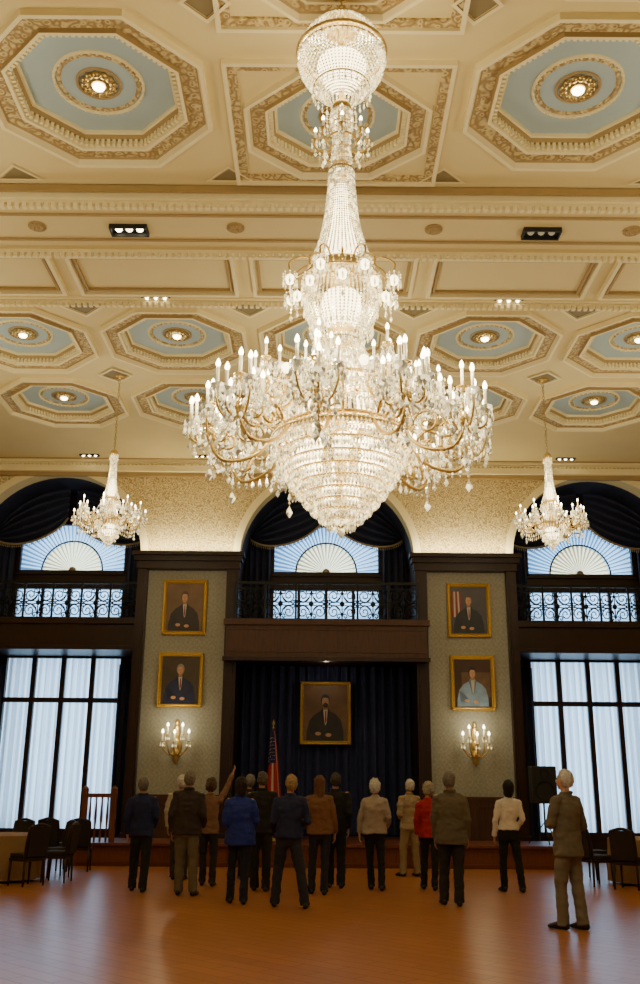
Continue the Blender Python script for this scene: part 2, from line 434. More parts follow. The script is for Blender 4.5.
for i,cx in enumerate((-6.7,0,6.7)):
    t=MB(); n=36
    for (ra,rb,y) in ((RA-.01,RA+.12,YW-.04),(RA+.12,RA+.17,YW-.02)):
        vs=[];fs=[]
        for k in range(n+1):
            a=pi*k/n
            vs+=[(cx-ra*cos(a),y,ZS+ra*sin(a)),(cx-rb*cos(a),y,ZS+rb*sin(a)),(cx-rb*cos(a),YW,ZS+rb*sin(a)),(cx-ra*cos(a),YW,ZS+ra*sin(a))]
        for k in range(n):
            b=4*k; fs+=[(b,b+4,b+5,b+1),(b+1,b+5,b+6,b+2),(b,b+3,b+7,b+4)]
        t.add(vs,fs,0)
    S(t.obj('trim_%d'%(6+i),M_cream2))
w=MB()
def holes(x0,x1,z0,z1,y,hs,mi):
    xs=sorted(set([x0,x1]+[h[0] for h in hs]+[h[1] for h in hs])); zs=sorted(set([z0,z1]+[h[2] for h in hs]+[h[3] for h in hs]))
    for a,b in zip(xs[:-1],xs[1:]):
        for d,e in zip(zs[:-1],zs[1:]):
            mx=(a+b)/2;mz=(d+e)/2
            if any(h[0]<mx<h[1] and h[2]<mz<h[3] for h in hs): continue
            w.add([(a,y,d),(b,y,d),(b,y,e),(a,y,e)],[(0,1,2,3)],mi)
for cx in (-6.7,0,6.7):
    hs=[(cx-1.42,cx+1.42,5.62,6.52),(cx-1.42,cx+1.42,6.92,8.25)]
    if cx!=0: hs.append((cx-1.5,cx+1.5,.5,4.72))
    holes(cx-RA,cx+RA,0,9.15,YB,hs,0)
S(w.obj('wall_recess',M_wood))
for nm,x in (('wall_left',-11),('wall_right',11)):
    t=MB(); t.add([(x,-6,0),(x,23,0),(x,23,H),(x,-6,H)],[(0,1,2,3)]); S(t.obj(nm,M_scroll))

# windows
def pleat(x0,x1,z0,z1,y,amp,waves,mat,name,label,cat,group,nz=2,flare=0):
    m=MB(); n=max(12,int(waves*8)); vs=[];fs=[]
    ph=R.random()*6
    for j in range(nz+1):
        z=z1+(z0-z1)*j/nz
        for i in range(n+1):
            u=i/n; x=x0+(x1-x0)*u
            vs.append((x,y+amp*(sin(u*waves*2*pi+ph)+.4*sin(u*waves*4.7*pi+ph*2))*(1+flare*j/nz),z))
    for j in range(nz):
        for i in range(n):
            a=j*(n+1)+i; fs.append((a,a+n+1,a+n+2,a+1))
    m.add([(v[0]-(x0+x1)/2,v[1]-y,v[2]-z0) for v in vs],fs,0,True)
    o=m.obj(name,mat,loc=((x0+x1)/2,y,z0)); o['label']=label;o['category']=cat
    if group:o['group']=group
    return o
wi=1
for cx in (-6.7,0,6.7):
    t=MB()
    def bars(x0,x1,z0,z1,nx,zs,fw,y0=YB-.08,y1=YB+.04):
        t.box(x0-.06,x0+.05,y0,y1,z0,z1);t.box(x1-.05,x1+.06,y0,y1,z0,z1)
        t.box(x0-.06,x1+.06,y0,y1,z1-.05,z1+.06);t.box(x0-.06,x1+.06,y0,y1,z0-.06,z0+.05)
        for k in range(1,nx):
            x=x0+(x1-x0)*k/nx; t.box(x-fw/2,x+fw/2,y0+.01,y1-.01,z0,z1)
        for z in zs: t.box(x0,x1,y0+.005,y1-.015,z-.06,z+.06)
    bars(cx-1.42,cx+1.42,5.62,6.52,4,[],.08)
    bars(cx-1.42,cx+1.42,6.92,8.25,1,[],.05)
    if cx!=0: bars(cx-1.5,cx+1.5,.5,4.72,4,[3.62],.12)
    n=24; 
    pts=[(cx-.80*cos(pi*i/n),YB-.04,6.96+.80*sin(pi*i/n)) for i in range(n+1)]
    t.tube(pts,.022,6)
    S(t.obj('window_%d'%wi,M_wood)); wi+=1
    m=MB(); n=20
    for i in range(n):
        a=pi*i/n; b_=pi*(i+1)/n; am=(a+b_)/2; r_=.78
        V=lambda an,dy:(-r_*cos(an),dy,.02+r_*sin(an))
        aw=a+(b_-a)*.66
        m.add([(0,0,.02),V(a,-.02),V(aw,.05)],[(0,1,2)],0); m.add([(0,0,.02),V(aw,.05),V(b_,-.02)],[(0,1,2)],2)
    m.lathe([(.001,-.05),(.09,-.04),(.1,0)],16,(0,0,0),1,M=Matrix.Translation((0,0,.03))@Matrix.Rotation(pi/2,4,'X')@Matrix.Scale(-1,4,(0,0,1)))
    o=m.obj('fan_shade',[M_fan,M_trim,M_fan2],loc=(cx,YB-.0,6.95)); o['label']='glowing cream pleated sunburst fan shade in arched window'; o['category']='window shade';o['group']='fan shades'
    m=MB(); n=36
    def P(a,inner,dy):
        ca=cos(a); sa=max(sin(a),1e-4)
        ro=.79 if inner else min(1.44/max(abs(ca),1e-4),1.36/sa)
        return (-ro*ca,dy,.02+ro*sin(a))
    for i in range(n):
        a=pi*i/n; b_=pi*(i+1)/n; aw=a+(b_-a)*.62
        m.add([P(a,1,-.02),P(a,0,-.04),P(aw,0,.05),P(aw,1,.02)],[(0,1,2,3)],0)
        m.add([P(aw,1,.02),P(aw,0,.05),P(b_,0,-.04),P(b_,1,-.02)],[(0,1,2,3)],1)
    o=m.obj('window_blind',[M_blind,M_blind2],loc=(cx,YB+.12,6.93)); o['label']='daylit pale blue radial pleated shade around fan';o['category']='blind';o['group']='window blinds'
    m=MB(); ns=9
    for i in range(ns):
        a=.9*i/ns; b=.9*(i+1)/ns
        m.add([(-1.42,-.02,a),(1.42,-.02,a),(1.42,.03,b),(-1.42,.03,b)],[(0,1,2,3)])
    o=m.obj('window_blind',M_blind,loc=(cx,YB+.1,5.62)); o['label']='daylit pale blue blind behind balcony railing';o['category']='blind';o['group']='window blinds'
    if cx!=0:
        for k in range(4):
            x0=cx-1.5+.75*k
            pleat(x0+.0,x0+.75,.5,4.72,YB+.18,.065,4.5,M_sheer,'sheer_curtain','daylit white sheer pleated curtain behind window frame','curtain','sheer curtains')
    for sx in (-1,1):
        xa=cx+sx*1.46; xb=cx+sx*2.1
        pleat(min(xa,xb),max(xa,xb),5.48,8.0,YB-.25,.05,4,M_navy,'drape','dark navy pleated drape beside upper window','curtain','upper drapes')
        if cx!=0: pleat(min(xa,xb),max(xa,xb),.02,4.5,YB-.25,.05,4,M_navy,'drape','dark navy floor length drape beside tall window','curtain','tall drapes')
    for sx in (-1,1):
        m=MB(); vs=[];fs=[];nu=20;nv=32
        p0=Vector((cx+sx*2.02,0,7.80)); p1=Vector((cx+sx*.09,0,8.28)) 
        for j in range(nv+1):
            v=j/nv
            for i in range(nu+1):
                u=i/nu; p=p0.lerp(p1,u); g=(4*u*(1-u))**.7
                zt=min(ZS+math.sqrt(max(0,RA**2-(p.x-cx)**2))-.04,p.z+.95)
                zb=p.z-.46*g
                vs.append((p.x-cx,-.12*sin(v*10*pi)*(.3+g)-.1*g*v,zt+(zb-zt)*v-7.0))
        for j in range(nv):
            for i in range(nu):
                a=j*(nu+1)+i; fs.append((a,a+1,a+nu+2,a+nu+1))
        m.add(vs,fs,0,True)
        m.tube([vs[nv*(nu+1)+i] for i in range(nu+1)],.03,6,1)
        for i in range(nu*2):
            u_=i/2; a_=Vector(vs[nv*(nu+1)+int(u_)]); b_=Vector(vs[nv*(nu+1)+min(nu,int(u_)+1)]); q_=a_.lerp(b_,u_-int(u_)); m.drop((q_.x,q_.y,q_.z-.02),.016,.08,1,4)
        o=m.obj('window_swag',[M_navy,M_trim],loc=(cx,YB-.5,7.0)); o['label']='dark navy swag valance with pale fringe in arch';o['category']='curtain';o['group']='arch swags'
    for (zc,sz,pw,sxx) in ((2.6,4.4,200,3.1),(6.95,2.8,190,2.9)):
        if cx==0 and zc<4: continue
        L=bpy.data.lights.new('daylight','AREA'); L.shape='RECTANGLE'; L.size=sxx; L.size_y=sz; L.energy=pw; L.color=(.60,.81,1.0)
        o=bpy.data.objects.new('daylight',L); COL.objects.link(o); o.location=(cx,YB+.8,zc); o.rotation_euler=(-pi/2,0,0)

# balconies
for cx in (-6.7,0,6.7):
    t=MB()
    if cx==0:
        t.box(-2.36,2.36,22.5,22.98,4.42,5.28,1)
        t.box(-2.42,2.42,22.44,22.6,5.2,5.34,1); t.box(-2.42,2.42,22.44,22.6,4.36,4.46,0)
        t.box(-2.3,2.3,22.485,22.5,4.56,4.585,1);t.box(-2.3,2.3,22.485,22.5,5.08,5.105,1)
        q=MB(); q.box(-2.14,2.14,23.0,24.84,4.5,5.28); S(q.obj('trim_20',M_wood))
    else:
        t.box(cx-2.14,cx+2.14,23.2,24.8,4.72,5.4,0); t.box(cx-2.14,cx+2.14,23.12,23.3,5.3,5.44,0);t.box(cx-2.14,cx+2.14,23.12,23.3,4.68,4.78,0)
    o=t.obj('balcony',[M_wood,M_wood2] if cx==0 else [M_wood,M_wood]); bevel(o,.01)
    o['label']='brown plain wood balcony front above the stage' if cx==0 else 'dark wood balcony beam across window bay'; o['category']='balcony'
    yb=22.62 if cx==0 else 23.25; hw=2.2 if cx==0 else 2.1; zb=5.34 if cx==0 else 5.44
    e=empty('balcony_railing',(cx,yb,zb),'black wrought iron scroll balcony railing','railing','balcony railings')
    zt=.86
    g=MB(); g.box(-hw,hw,-.03,.03,zt,zt+.06); g.box(-hw,hw,-.02,.02,.0,.04); g.box(-hw,hw,-.012,.012,zt-.12,zt-.09)
    np=6
    for k in range(np+1):
        x=-hw+2*hw*k/np; x=max(-hw+.02,min(hw-.02,x)); g.box(x-.025,x+.025,-.02,.02,.04,zt)
    g.obj('rail_frame',M_black,e)
    pw=2*hw/np; s=MB()
    for mx in (-1,1):
        for mz in (-1,1):
            for (ox,oz,r0,tn) in ((.27,.19,.165,3.2),(.10,.30,.07,2.2),(.42,.06,.06,2.0)):
                pts=[]
                for i in range(26):
                    a=i/25*tn*pi; r=r0*(1-i/30)
                    pts.append((mx*(pw*ox-r*cos(a)*.95),0,.39+mz*(oz-r*sin(a))))
                s.tube(pts,.014,5)
            s.tube(crv([(0,0,.39),(mx*.12,0,.39+mz*.04),(mx*pw*.5,0,.39+mz*.02)],4),.012,5)
            s.tube(crv([(0,0,.39+mz*.3),(mx*.06,0,.39+mz*.15),(mx*.2,0,.39+mz*.02)],4),.012,5)
    s.tube([(0,0,.04),(0,0,zt-.1)],.014,5)
    s.lathe([(.001,.08),(.05,.04),(.06,0),(.05,-.04),(.001,-.08)],8,(0,0,.39))
    for q in range(6):
        xx=-pw/2+pw*(q+.5)/6; s.tube([(xx,0,zt-.1),(xx,0,zt)],.008,4)
    o1=s.obj('scroll_panel',M_black,e,loc=(-hw+pw*.5,0,0))
    for k in range(1,np):
        o2=o1.copy(); COL.objects.link(o2); o2.location=(-hw+pw*(k+.5),0,0)

# wood pilasters, cornice and wainscot on piers
k=9
for sx in (-1,1):
    t=MB()
    def bx(x0,x1,y0,y1,z0,z1,mi=0):
        a,b=sorted((sx*x0,sx*x1)); t.box(a,b,y0,y1,z0,z1,mi)
    bx(2.13,2.42,22.8,23.0,0,6.65); bx(4.34,4.58,22.8,23.0,0,6.65)
    bx(2.08,2.46,22.76,23.0,0,.55); bx(4.3,4.62,22.76,23.0,0,.55)
    bx(2.2,2.36,22.77,22.8,.8,6.4,0); bx(4.39,4.52,22.77,22.8,.8,6.4,0)
    bx(2.1,4.6,22.74,23.0,6.6,6.78); bx(2.05,4.65,22.66,23.0,6.78,6.9); bx(2.0,4.7,22.56,23.0,6.9,6.99)
    bx(2.42,4.34,22.9,23.0,0,1.3,1); bx(2.42,4.34,22.86,23.0,1.3,1.38,1); bx(2.42,4.34,22.86,23.0,0,.25,1)
    for a,b in ((2.6,3.3),(3.45,4.15)):
        bx(a,b,22.87,22.9,.4,.44,1);bx(a,b,22.87,22.9,1.14,1.18,1);bx(a,a+.04,22.87,22.9,.44,1.14,1);bx(b-.04,b,22.87,22.9,.44,1.14,1)
    bx(8.83,9.1,22.8,23.0,0,6.65); bx(8.8,11,22.56,23.0,6.6,6.99)
    S(t.obj('trim_%d'%k,[M_wood,M_wood2])); k+=1
    L=bpy.data.lights.new('cove_light','AREA'); L.shape='RECTANGLE'; L.size=2.4; L.size_y=.1; L.energy=46; L.color=(1,.87,.54)
    o=bpy.data.objects.new('cove_light',L); COL.objects.link(o); o.location=(sx*3.35,22.72,7.03); o.rotation_euler=(pi-.25,0,0)

# stage
t=MB(); t.box(-5.15,5.15,20.85,22.72,0,.40,0); t.box(-5.2,5.2,20.78,22.74,.40,.45,0)
for i in range(8):
    x0=-5.05+i*1.27; t.box(x0,x0+1.15,20.83,20.85,.06,.09,0);t.box(x0,x0+1.15,20.83,20.85,.33,.36,0)
o=t.obj('stage',[M_wood3]); o['label']='low reddish-brown wood stage platform with edge moulding'; o['category']='stage'
t=MB(); t.box(-2.07,2.07,22.76,24.3,0,.45); o=t.obj('stage',M_wood2); o['label']='rear alcove platform under the large portrait'; o['category']='stage'; bevel(o,.01)
pleat(-2.12,2.12,.46,4.48,24.55,.07,18,pmat('navy_velvet',(38,48,90),.7,var=.3),'stage_curtain','dark navy pleated curtain behind the stage','curtain',None)

# ---------------------------------------------------------------- portraits
def portrait(x,y,z,wd,ht,bg,suit,hair,skin,label,extra=None,fw=.09):
    e=empty('portrait_painting',(x,y,z),label,'painting','portraits in gilt frames')
    g=MB()
    prof=[(0,0),(0.0,-.05),(.015,-.07),(.04,-.055),(.06,-.065),(.08,-.035),(fw,-.02)]
    W=wd/2;Hh=ht/2
    for (a,ya),(b,yb) in zip(prof[:-1],prof[1:]):
        A=[(-W+a,ya,-Hh+a),(W-a,ya,-Hh+a),(W-a,ya,Hh-a),(-W+a,ya,Hh-a)];B=[(-W+b,yb,-Hh+b),(W-b,yb,-Hh+b),(W-b,yb,Hh-b),(-W+b,yb,Hh-b)]
        g.add(A+B,[(i,(i+1)%4,4+(i+1)%4,4+i) for i in range(4)])
    for cx_ in (-1,1):
        for cz_ in (-1,1): g.ell((cx_*(W-.04),-.06,cz_*(Hh-.04)),(.035,.025,.035),8,6)
    g.obj('frame',M_goldf,e)
    m=MB(); w_=W-fw+.005; h_=Hh-fw+.005
    def poly(pts,mi,lay): m.add([(px*w_,-.012-.0015*lay,pz*h_) for px,pz in pts],[tuple(range(len(pts)))],mi)
    poly([(-1,-1),(1,-1),(1,1),(-1,1)],0,0)
    if extra=='flag': 
        for i in range(5): poly([(-.95+.12*i,-.3),(-.85+.12*i,-.3),(-.83+.1*i,.8),(-.92+.1*i,.8)],4 if i%2==0 else 3,1)
    if extra=='light': poly([(-.6,-.6),(.95,-.6),(.95,.45),(-.6,.45)],6,1)
    sc=1.12
    def P2(L): return [(a*sc,max(-1,b*sc)) for a,b in L]
    sh=[(-.78,-1),(.74,-1),(.72,-.55),(.62,-.22),(.42,-.04),(.18,.06),(.1,.16),(-.12,.16),(-.2,.06),(-.46,-.06),(-.66,-.26),(-.76,-.6)]
    poly(P2(sh),1,2)
    poly(P2([(-.1,.13),(.09,.13),(.05,-.3),(.0,-.4),(-.04,-.3)]),3,3)
    if extra!='light': poly(P2([(-.015,.06),(.03,.06),(.04,-.26),(.0,-.36),(-.03,-.26)]),4,4)
    poly(P2([(-.1,.13),(-.2,.06),(-.06,-.34),(0,-.44),(-.04,-.3)]),7,4); poly(P2([(.09,.13),(.18,.05),(.08,-.34),(0,-.44),(.05,-.3)]),7,4)
    def el(cx_,cz_,rx,rz,mi,lay,a0=0,a1=2*pi): poly(P2([(cx_+rx*cos(a0+(a1-a0)*i/20),cz_+rz*sin(a0+(a1-a0)*i/20)) for i in range(20)]),mi,lay)
    poly(P2([(-.09,.3),(.07,.3),(.08,.1),(-.1,.1)]),8,4)
    el(-.01,.4,.185,.205,5,5); el(0.0,.355,.15,.18,8,6); el(-.025,.36,.12,.165,2,6.5); el(.0,.45,.15,.10,5,7,.35,pi-.35)
    for q in (-.06,.045): el(q,.38,.020,.011,5,8)
    poly(P2([(-.02,.37),(.008,.37),(.018,.31),(-.023,.31)]),8,8); el(-.006,.262,.04,.010,4,8)
    if 'bearded' in label: el(0,.245,.1,.085,5,7); el(.003,.27,.04,.01,4,9)
    el(-.3,-.66,.12,.06,2,6); el(.12,-.70,.12,.06,2,6)
    poly(P2([(-.66,-.3),(-.5,-.35),(-.2,-.62),(-.3,-.74),(-.6,-.7)]),7,5)
    dk=tuple(int(v*.75) for v in suit)
    m.obj('canvas',[pmat('paint_background',bg,.5,var=.6,scale=2.5),pmat('paint_suit',suit,.5,var=.5,scale=5),pmat('paint_skin',skin,.5,var=.15,scale=12),pmat('paint_white',(205,198,184),.5),pmat('paint_red',(140,44,36),.5),pmat('paint_hair',hair,.5),pmat('paint_landscape',(110,84,62),.5,var=.5,scale=6),pmat('paint_shade',dk,.5),pmat('paint_skin_shade',tuple(int(v*.8) for v in skin),.5)],e)
    return e
portrait(-3.42,22.98,5.69,1.06,1.33,(120,92,62),(44,34,32),(80,64,50),(206,154,116),'gilt framed portrait of a person in dark suit, brown backdrop')
portrait(-3.44,22.98,3.96,1.06,1.28,(76,64,50),(38,46,80),(150,142,130),(212,160,124),'gilt framed portrait of a seated person in navy suit')
portrait(3.43,22.98,5.67,1.04,1.30,(74,72,82),(32,34,44),(84,72,60),(206,154,118),'gilt framed portrait of a person beside a striped flag','flag')
portrait(3.46,22.98,3.94,1.04,1.28,(74,50,38),(140,170,202),(44,32,26),(216,168,134),'gilt framed portrait of a person in pale blue jacket','light')
portrait(0.0,24.36,3.32,1.26,1.52,(120,88,60),(44,39,38),(42,34,28),(196,152,116),'large gilt framed portrait of a bearded person hung on navy curtain')

# ---------------------------------------------------------------- candles common
def candle_mb(c,h=.13,r=.014):
    a=MB(); a.tube([(c[0],c[1],c[2]),(c[0],c[1],c[2]+h)],r,8); return a
def bulb_mb(c,r=.018,h=.06):
    a=MB(); a.lathe([(.001,0),(r*.8,h*.15),(r,h*.4),(r*.6,h*.75),(.001,h)],8,c); return a
def bobeche(g,c,r=.045,mi=0):
    g.lathe([(.008,-.05),(.012,-.03),(r*.5,-.02),(r,0),(r*.98,.006),(.012,.0)],10,c,mi)
def string(m,c,n,r=.011,sp=.03,dr=.02,dh=.07,mi=0):
    x,y,z=c
    for i in range(n): m.octa((x,y,z-sp*(i+.5)),r,sp*.5,mi,rot=R.random())
    m.drop((x,y,z-sp*n),dr,dh,mi)
def strands(m,prof,n,sp=.035,r=.013,mi=0,twist=0.0):
    P=[Vector((a,b,0)) for a,b in crv2(prof,8)]
    L=[0]
    for a,b in zip(P[:-1],P[1:]): L.append(L[-1]+(b-a).length)
    T=L[-1]; cnt=int(T/sp)
    pos=[];j=0
    for i in range(cnt):
        s_=(i+.5)*sp
        while j<len(L)-2 and L[j+1]<s_: j+=1
        t=(s_-L[j])/max(1e-6,L[j+1]-L[j]); pos.append(P[j].lerp(P[j+1],t))
    for k in range(n):
        a0=2*pi*k/n
        for i,p in enumerate(pos):
            if p.x<r*n/9 and k%2 and p.x<.2*prof[0][0]+.1: continue
            a=a0+twist*i
            m.octa((p.x*cos(a),p.x*sin(a),p.y),r,sp*.55,mi,rot=a)
def fringe(m,r,z,n,rr=.014,h=.09,mi=0):
    for k in range(n):
        a=2*pi*k/n; m.octa((r*cos(a),r*sin(a),z-.012),.01,.014,mi); m.drop((r*cos(a),r*sin(a),z-.024),rr,h,mi)
def festoon(m,p,q,sag,n,r=.012):
    p=Vector(p);q=Vector(q)
    for i in range(n):
        t=(i+.5)/n; v=p.lerp(q,t); v.z-=sag*4*t*(1-t); m.octa(tuple(v),r,(q-p).length/n*.6)

# ---------------------------------------------------------------- main chandelier
CH=empty('chandelier',(0,7.8,H),'huge multi-tier gilt and crystal chandelier with candle bulbs','chandelier')
sh=(0,0,-H)
g=MB(); g.lathe([(.001,H+.0),(.2,H-.0),(.22,H-.03),(.12,H-.08),(.05,H-.14),(.03,H-.2),(.001,H-.2)],24)
g.obj('ceiling_canopy',M_gold,CH,shift=sh)
g=MB()
for i in range(6):
    z=H-.22-.055*i; rot=(i%2)*pi/2
    pts=[(.028*cos(a)*cos(rot),.028*cos(a)*sin(rot),z+.036*sin(a)) for a in [2*pi*q/10 for q in range(11)]]
    g.tube(pts,.008,6)
g.obj('chain',M_gold,CH,shift=sh)
g=MB()
g.lathe([(.001,9.0),(.05,8.96),(.06,8.9),(.2,8.86),(.21,8.82),(.1,8.8),(.03,8.7),(.03,7.95),(.08,7.92),(.1,7.86),(.04,7.8),(.05,7.68),(.09,7.62),(.05,7.56),(.03,7.4),(.1,7.2),(.13,7.16),(.11,7.1),(.03,7.0),(.03,6.2),(.28,6.12),(.32,6.06),(.1,6.0),(.06,5.7),(.14,5.42),(.2,5.36),(.05,5.3),(.05,4.7),(.05,3.7),(.001,3.66)],24)
g.obj('stem',M_gold,CH,shift=sh)
def ring(g,r,z,t=.015,n=40): g.tube([(r*cos(2*pi*i/n),r*sin(2*pi*i/n),z) for i in range(n+1)],t,6)
g=MB(); ring(g,.43,8.52,.020); ring(g,.425,8.46,.010); ring(g,.2,8.86,.015); ring(g,.27,8.1,.010)
g.obj('crown_hoop',M_gold,CH,shift=sh)
m=MB(); strands(m,[(.19,8.85),(.33,8.72),(.42,8.54)],56,.028,.0125); strands(m,[(.42,8.46),(.40,8.3),(.27,8.1),(.1,7.95)],64,.028,.0125)
fringe(m,.43,8.5,56,.014,.09); fringe(m,.28,8.08,30,.013,.08); fringe(m,.19,8.86,24,.012,.07)
m.obj('crown_basket',M_cryb,CH,shift=sh,kind='stuff')
def glowcore(name,prof):  # added glowing body that makes the crystals look bright and dense
    m=MB(); m.lathe(crv2(prof,4),20); return m.obj(name,M_glow,CH,shift=sh)
glowcore('added_glow_core',[(.001,8.46),(.2,8.42),(.24,8.32),(.14,8.14),(.001,8.08)])
glowcore('added_glow_core',[(.001,5.9),(.15,5.86),(.18,5.7),(.13,5.55),(.001,5.5)])
glowcore('added_glow_core',[(.001,7.05),(.05,7.0),(.09,6.6),(.15,6.3),(.001,6.2)])
glowcore('added_glow_core',[(.001,5.30),(.13,5.24),(.2,5.1),(.16,4.97),(.001,4.93)])
for a in range(8):
    an=a*pi/4; m=MB(); m.ell((.34*cos(an),.34*sin(an),4.30),(.085,.085,.11),12,8); m.obj('added_glow_core',M_glow,CH,shift=sh)
for a in range(4):
    an=a*pi/2+.7; m=MB(); m.ell((.13*cos(an),.13*sin(an),3.99),(.07,.07,.09),12,8); m.obj('added_glow_core',M_glow,CH,shift=sh)
for a in range(6):
    an=a*pi/3+.2; m=MB(); m.ell((.28*cos(an),.28*sin(an),4.70),(.08,.08,.11),12,8); m.obj('added_glow_core',M_glow,CH,shift=sh)
# small candle tier under the crown
g=MB(); m=MB(); ring(g,.14,7.5,.012,20); ring(g,.12,7.66,.010,20)
for k in range(8):
    a=k*pi/4
    g.tube(crv([(.03*cos(a),.03*sin(a),7.46),(.15*cos(a),.15*sin(a),7.36),(.25*cos(a),.25*sin(a),7.42),(.25*cos(a),.25*sin(a),7.5)],4),.012,6)
    bobeche(g,(.25*cos(a),.25*sin(a),7.5),.04)
    string(m,(.25*cos(a),.25*sin(a),7.46),2,.012,.03,.018,.09); string(m,(.14*cos(a),.14*sin(a),7.82),4,.013,.03,.018,.08); string(m,(.17*cos(a+.4),.17*sin(a+.4),7.42),2,.012,.03,.018,.09)
    for q in range(5):
        aa=2*pi*q/5; m.drop((.25*cos(a)+.04*cos(aa),.25*sin(a)+.04*sin(aa),7.5),.012,.08)
    candle_mb((.25*cos(a),.25*sin(a),7.5),.09,.012).obj('candle',M_candle,CH,shift=sh)
    bulb_mb((.25*cos(a),.25*sin(a),7.59),.017,.06).obj('bulb',M_bulb,CH,shift=sh)
strands(m,[(.03,7.95),(.11,7.75),(.08,7.5),(.1,7.2)],22,.03,.014)
g.obj('collar_arms',M_gold,CH,shift=sh); m.obj('collar_crystals',M_cryb,CH,shift=sh,kind='stuff')
m=MB(); strands(m,[(.115,7.18),(.13,6.9),(.18,6.5),(.29,6.14)],44,.027,.0115); fringe(m,.12,7.18,20,.013,.09)
fringe(m,.31,6.08,38,.016,.13); fringe(m,.3,6.14,34,.013,.07)
m.obj('crystal_tent',M_cryb,CH,shift=sh,kind='stuff')
g=MB(); ring(g,.36,5.98,.014); ring(g,.3,5.92,.010)
for k in range(16):
    a=2*pi*k/16; rr=.5 if k%2 else .4
    g.tube(crv([(.2*cos(a),.2*sin(a),6.05),(rr*.7*cos(a),rr*.7*sin(a),6.16),(rr*cos(a),rr*sin(a),6.08),(rr*cos(a),rr*sin(a),5.98)],4),.010,6)
g.obj('upper_lamp_arms',M_gold,CH,shift=sh)
m=MB()
for k in range(16):
    a=2*pi*k/16; rr=.5 if k%2 else .4; zz=5.9 if k%2 else 5.84
    b=MB(); b.ell((rr*cos(a),rr*sin(a),zz),(.045,.045,.05),10,7); b.obj('globe_lamp',M_glow,CH,shift=sh)
    for q in range(8):
        aa=2*pi*q/8; string(m,(rr*cos(a)+.06*cos(aa),rr*sin(a)+.06*sin(aa),zz+.07),2,.010,.028,.012,.1)
    string(m,(rr*cos(a),rr*sin(a),zz-.05),3,.011,.03,.016,.08)
strands(m,[(.31,5.9),(.33,5.72),(.27,5.54),(.18,5.42)],54,.028,.012)
fringe(m,.36,5.97,40,.014,.12); fringe(m,.28,5.56,36,.013,.1)
m.obj('upper_lamp_crystals',M_cryb,CH,shift=sh,kind='stuff')
m=MB(); strands(m,[(.18,5.40),(.22,5.2),(.30,5.04),(.42,4.92)],56,.028,.012); fringe(m,.2,5.40,28,.013,.1); fringe(m,.28,5.14,38,.013,.1)
fringe(m,.5,4.90,70,.015,.13)
strands(m,[(.48,4.86),(.46,4.68),(.52,4.5)],70,.028,.0115); fringe(m,.5,4.68,60,.015,.12)
NA=10
for k in range(NA):
    a=.12+2*pi*k/NA; b_=.12+2*pi*(k+1)/NA; rr=1.1
    for off in (-.10,.10):
        festoon(m,(.24*cos(a+off),.24*sin(a+off),5.24),(rr*.93*cos(a+off),rr*.93*sin(a+off),4.78),.20,30,.0105)
    festoon(m,(rr*cos(a),rr*sin(a),4.62),((rr*cos(b_)),rr*sin(b_),4.62),.2,24,.0105)
    festoon(m,(.56*cos(a+.1),.56*sin(a+.1),4.9),(.56*cos(b_),.56*sin(b_),4.9),.12,12,.012)
    for zz,rs in ((4.78,.6),(5.04,.44)):
        ca=a+pi/NA; p=Vector((rs*cos(ca),rs*sin(ca),zz)); u=Vector((-sin(ca),cos(ca),0))
        for q in range(8):
            t_=q*pi/4; d=u*cos(t_)+Vector((0,0,1))*sin(t_); pp=p+d*.055
            m.octa(tuple(pp),.018,.035)
        m.octa(tuple(p),.028,.03)
m.obj('drum_crystals',M_cryb,CH,shift=sh,kind='stuff')
g=MB(); ring(g,.5,4.9,.016,48); ring(g,.53,4.52,.018,48); ring(g,.585,4.45,.022,48)
TIERS=[(.585,4.42),(.545,4.31),(.495,4.21),(.44,4.12),(.38,4.035),(.315,3.955),(.25,3.88),(.18,3.81),(.11,3.745)]
for (r_,z_) in TIERS: ring(g,r_-.005,z_,.0095,44)
for k in range(12):
    a=2*pi*k/12
    g.tube(crv([(.53*cos(a),.53*sin(a),4.5),(.63*cos(a),.63*sin(a),4.58),(.58*cos(a),.58*sin(a),4.72),(.5*cos(a),.5*sin(a),4.9)],4),.011,5)
    g.tube([(0.04*cos(a),.04*sin(a),4.6),(.53*cos(a),.53*sin(a),4.52)],.007,5); g.tube([(0.04*cos(a),.04*sin(a),4.95),(.5*cos(a),.5*sin(a),4.9)],.007,5)
g.obj('bowl_hoops',M_gold,CH,shift=sh)
m=MB()
for (r_,z_) in TIERS:
    n_=max(14,int(2*pi*r_/.030))
    fringe(m,r_+.006,z_-.004,n_,.0135,.072)
    for k in range(n_):
        a=2*pi*(k+.5)/n_; m.octa((r_*.96*cos(a),r_*.96*sin(a),z_-.05),.010,.02)
prof=[(.52,4.42),(.47,4.26),(.39,4.11),(.30,3.99),(.20,3.87),(.10,3.76),(.03,3.68)]
strands(m,prof,44,.032,.0105)
fringe(m,.60,4.47,100,.012,.05)
m.drop((0,0,3.70),.035,.13); m.octa((0,0,3.70),.045,.035)
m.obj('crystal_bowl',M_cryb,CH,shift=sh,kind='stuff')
for k in range(12):
    a=2*pi*(k+.5)/12; b=MB(); b.ell((.66*cos(a),.66*sin(a),4.92),(.042,.042,.047),10,7); b.obj('globe_lamp',M_glow,CH,shift=sh)
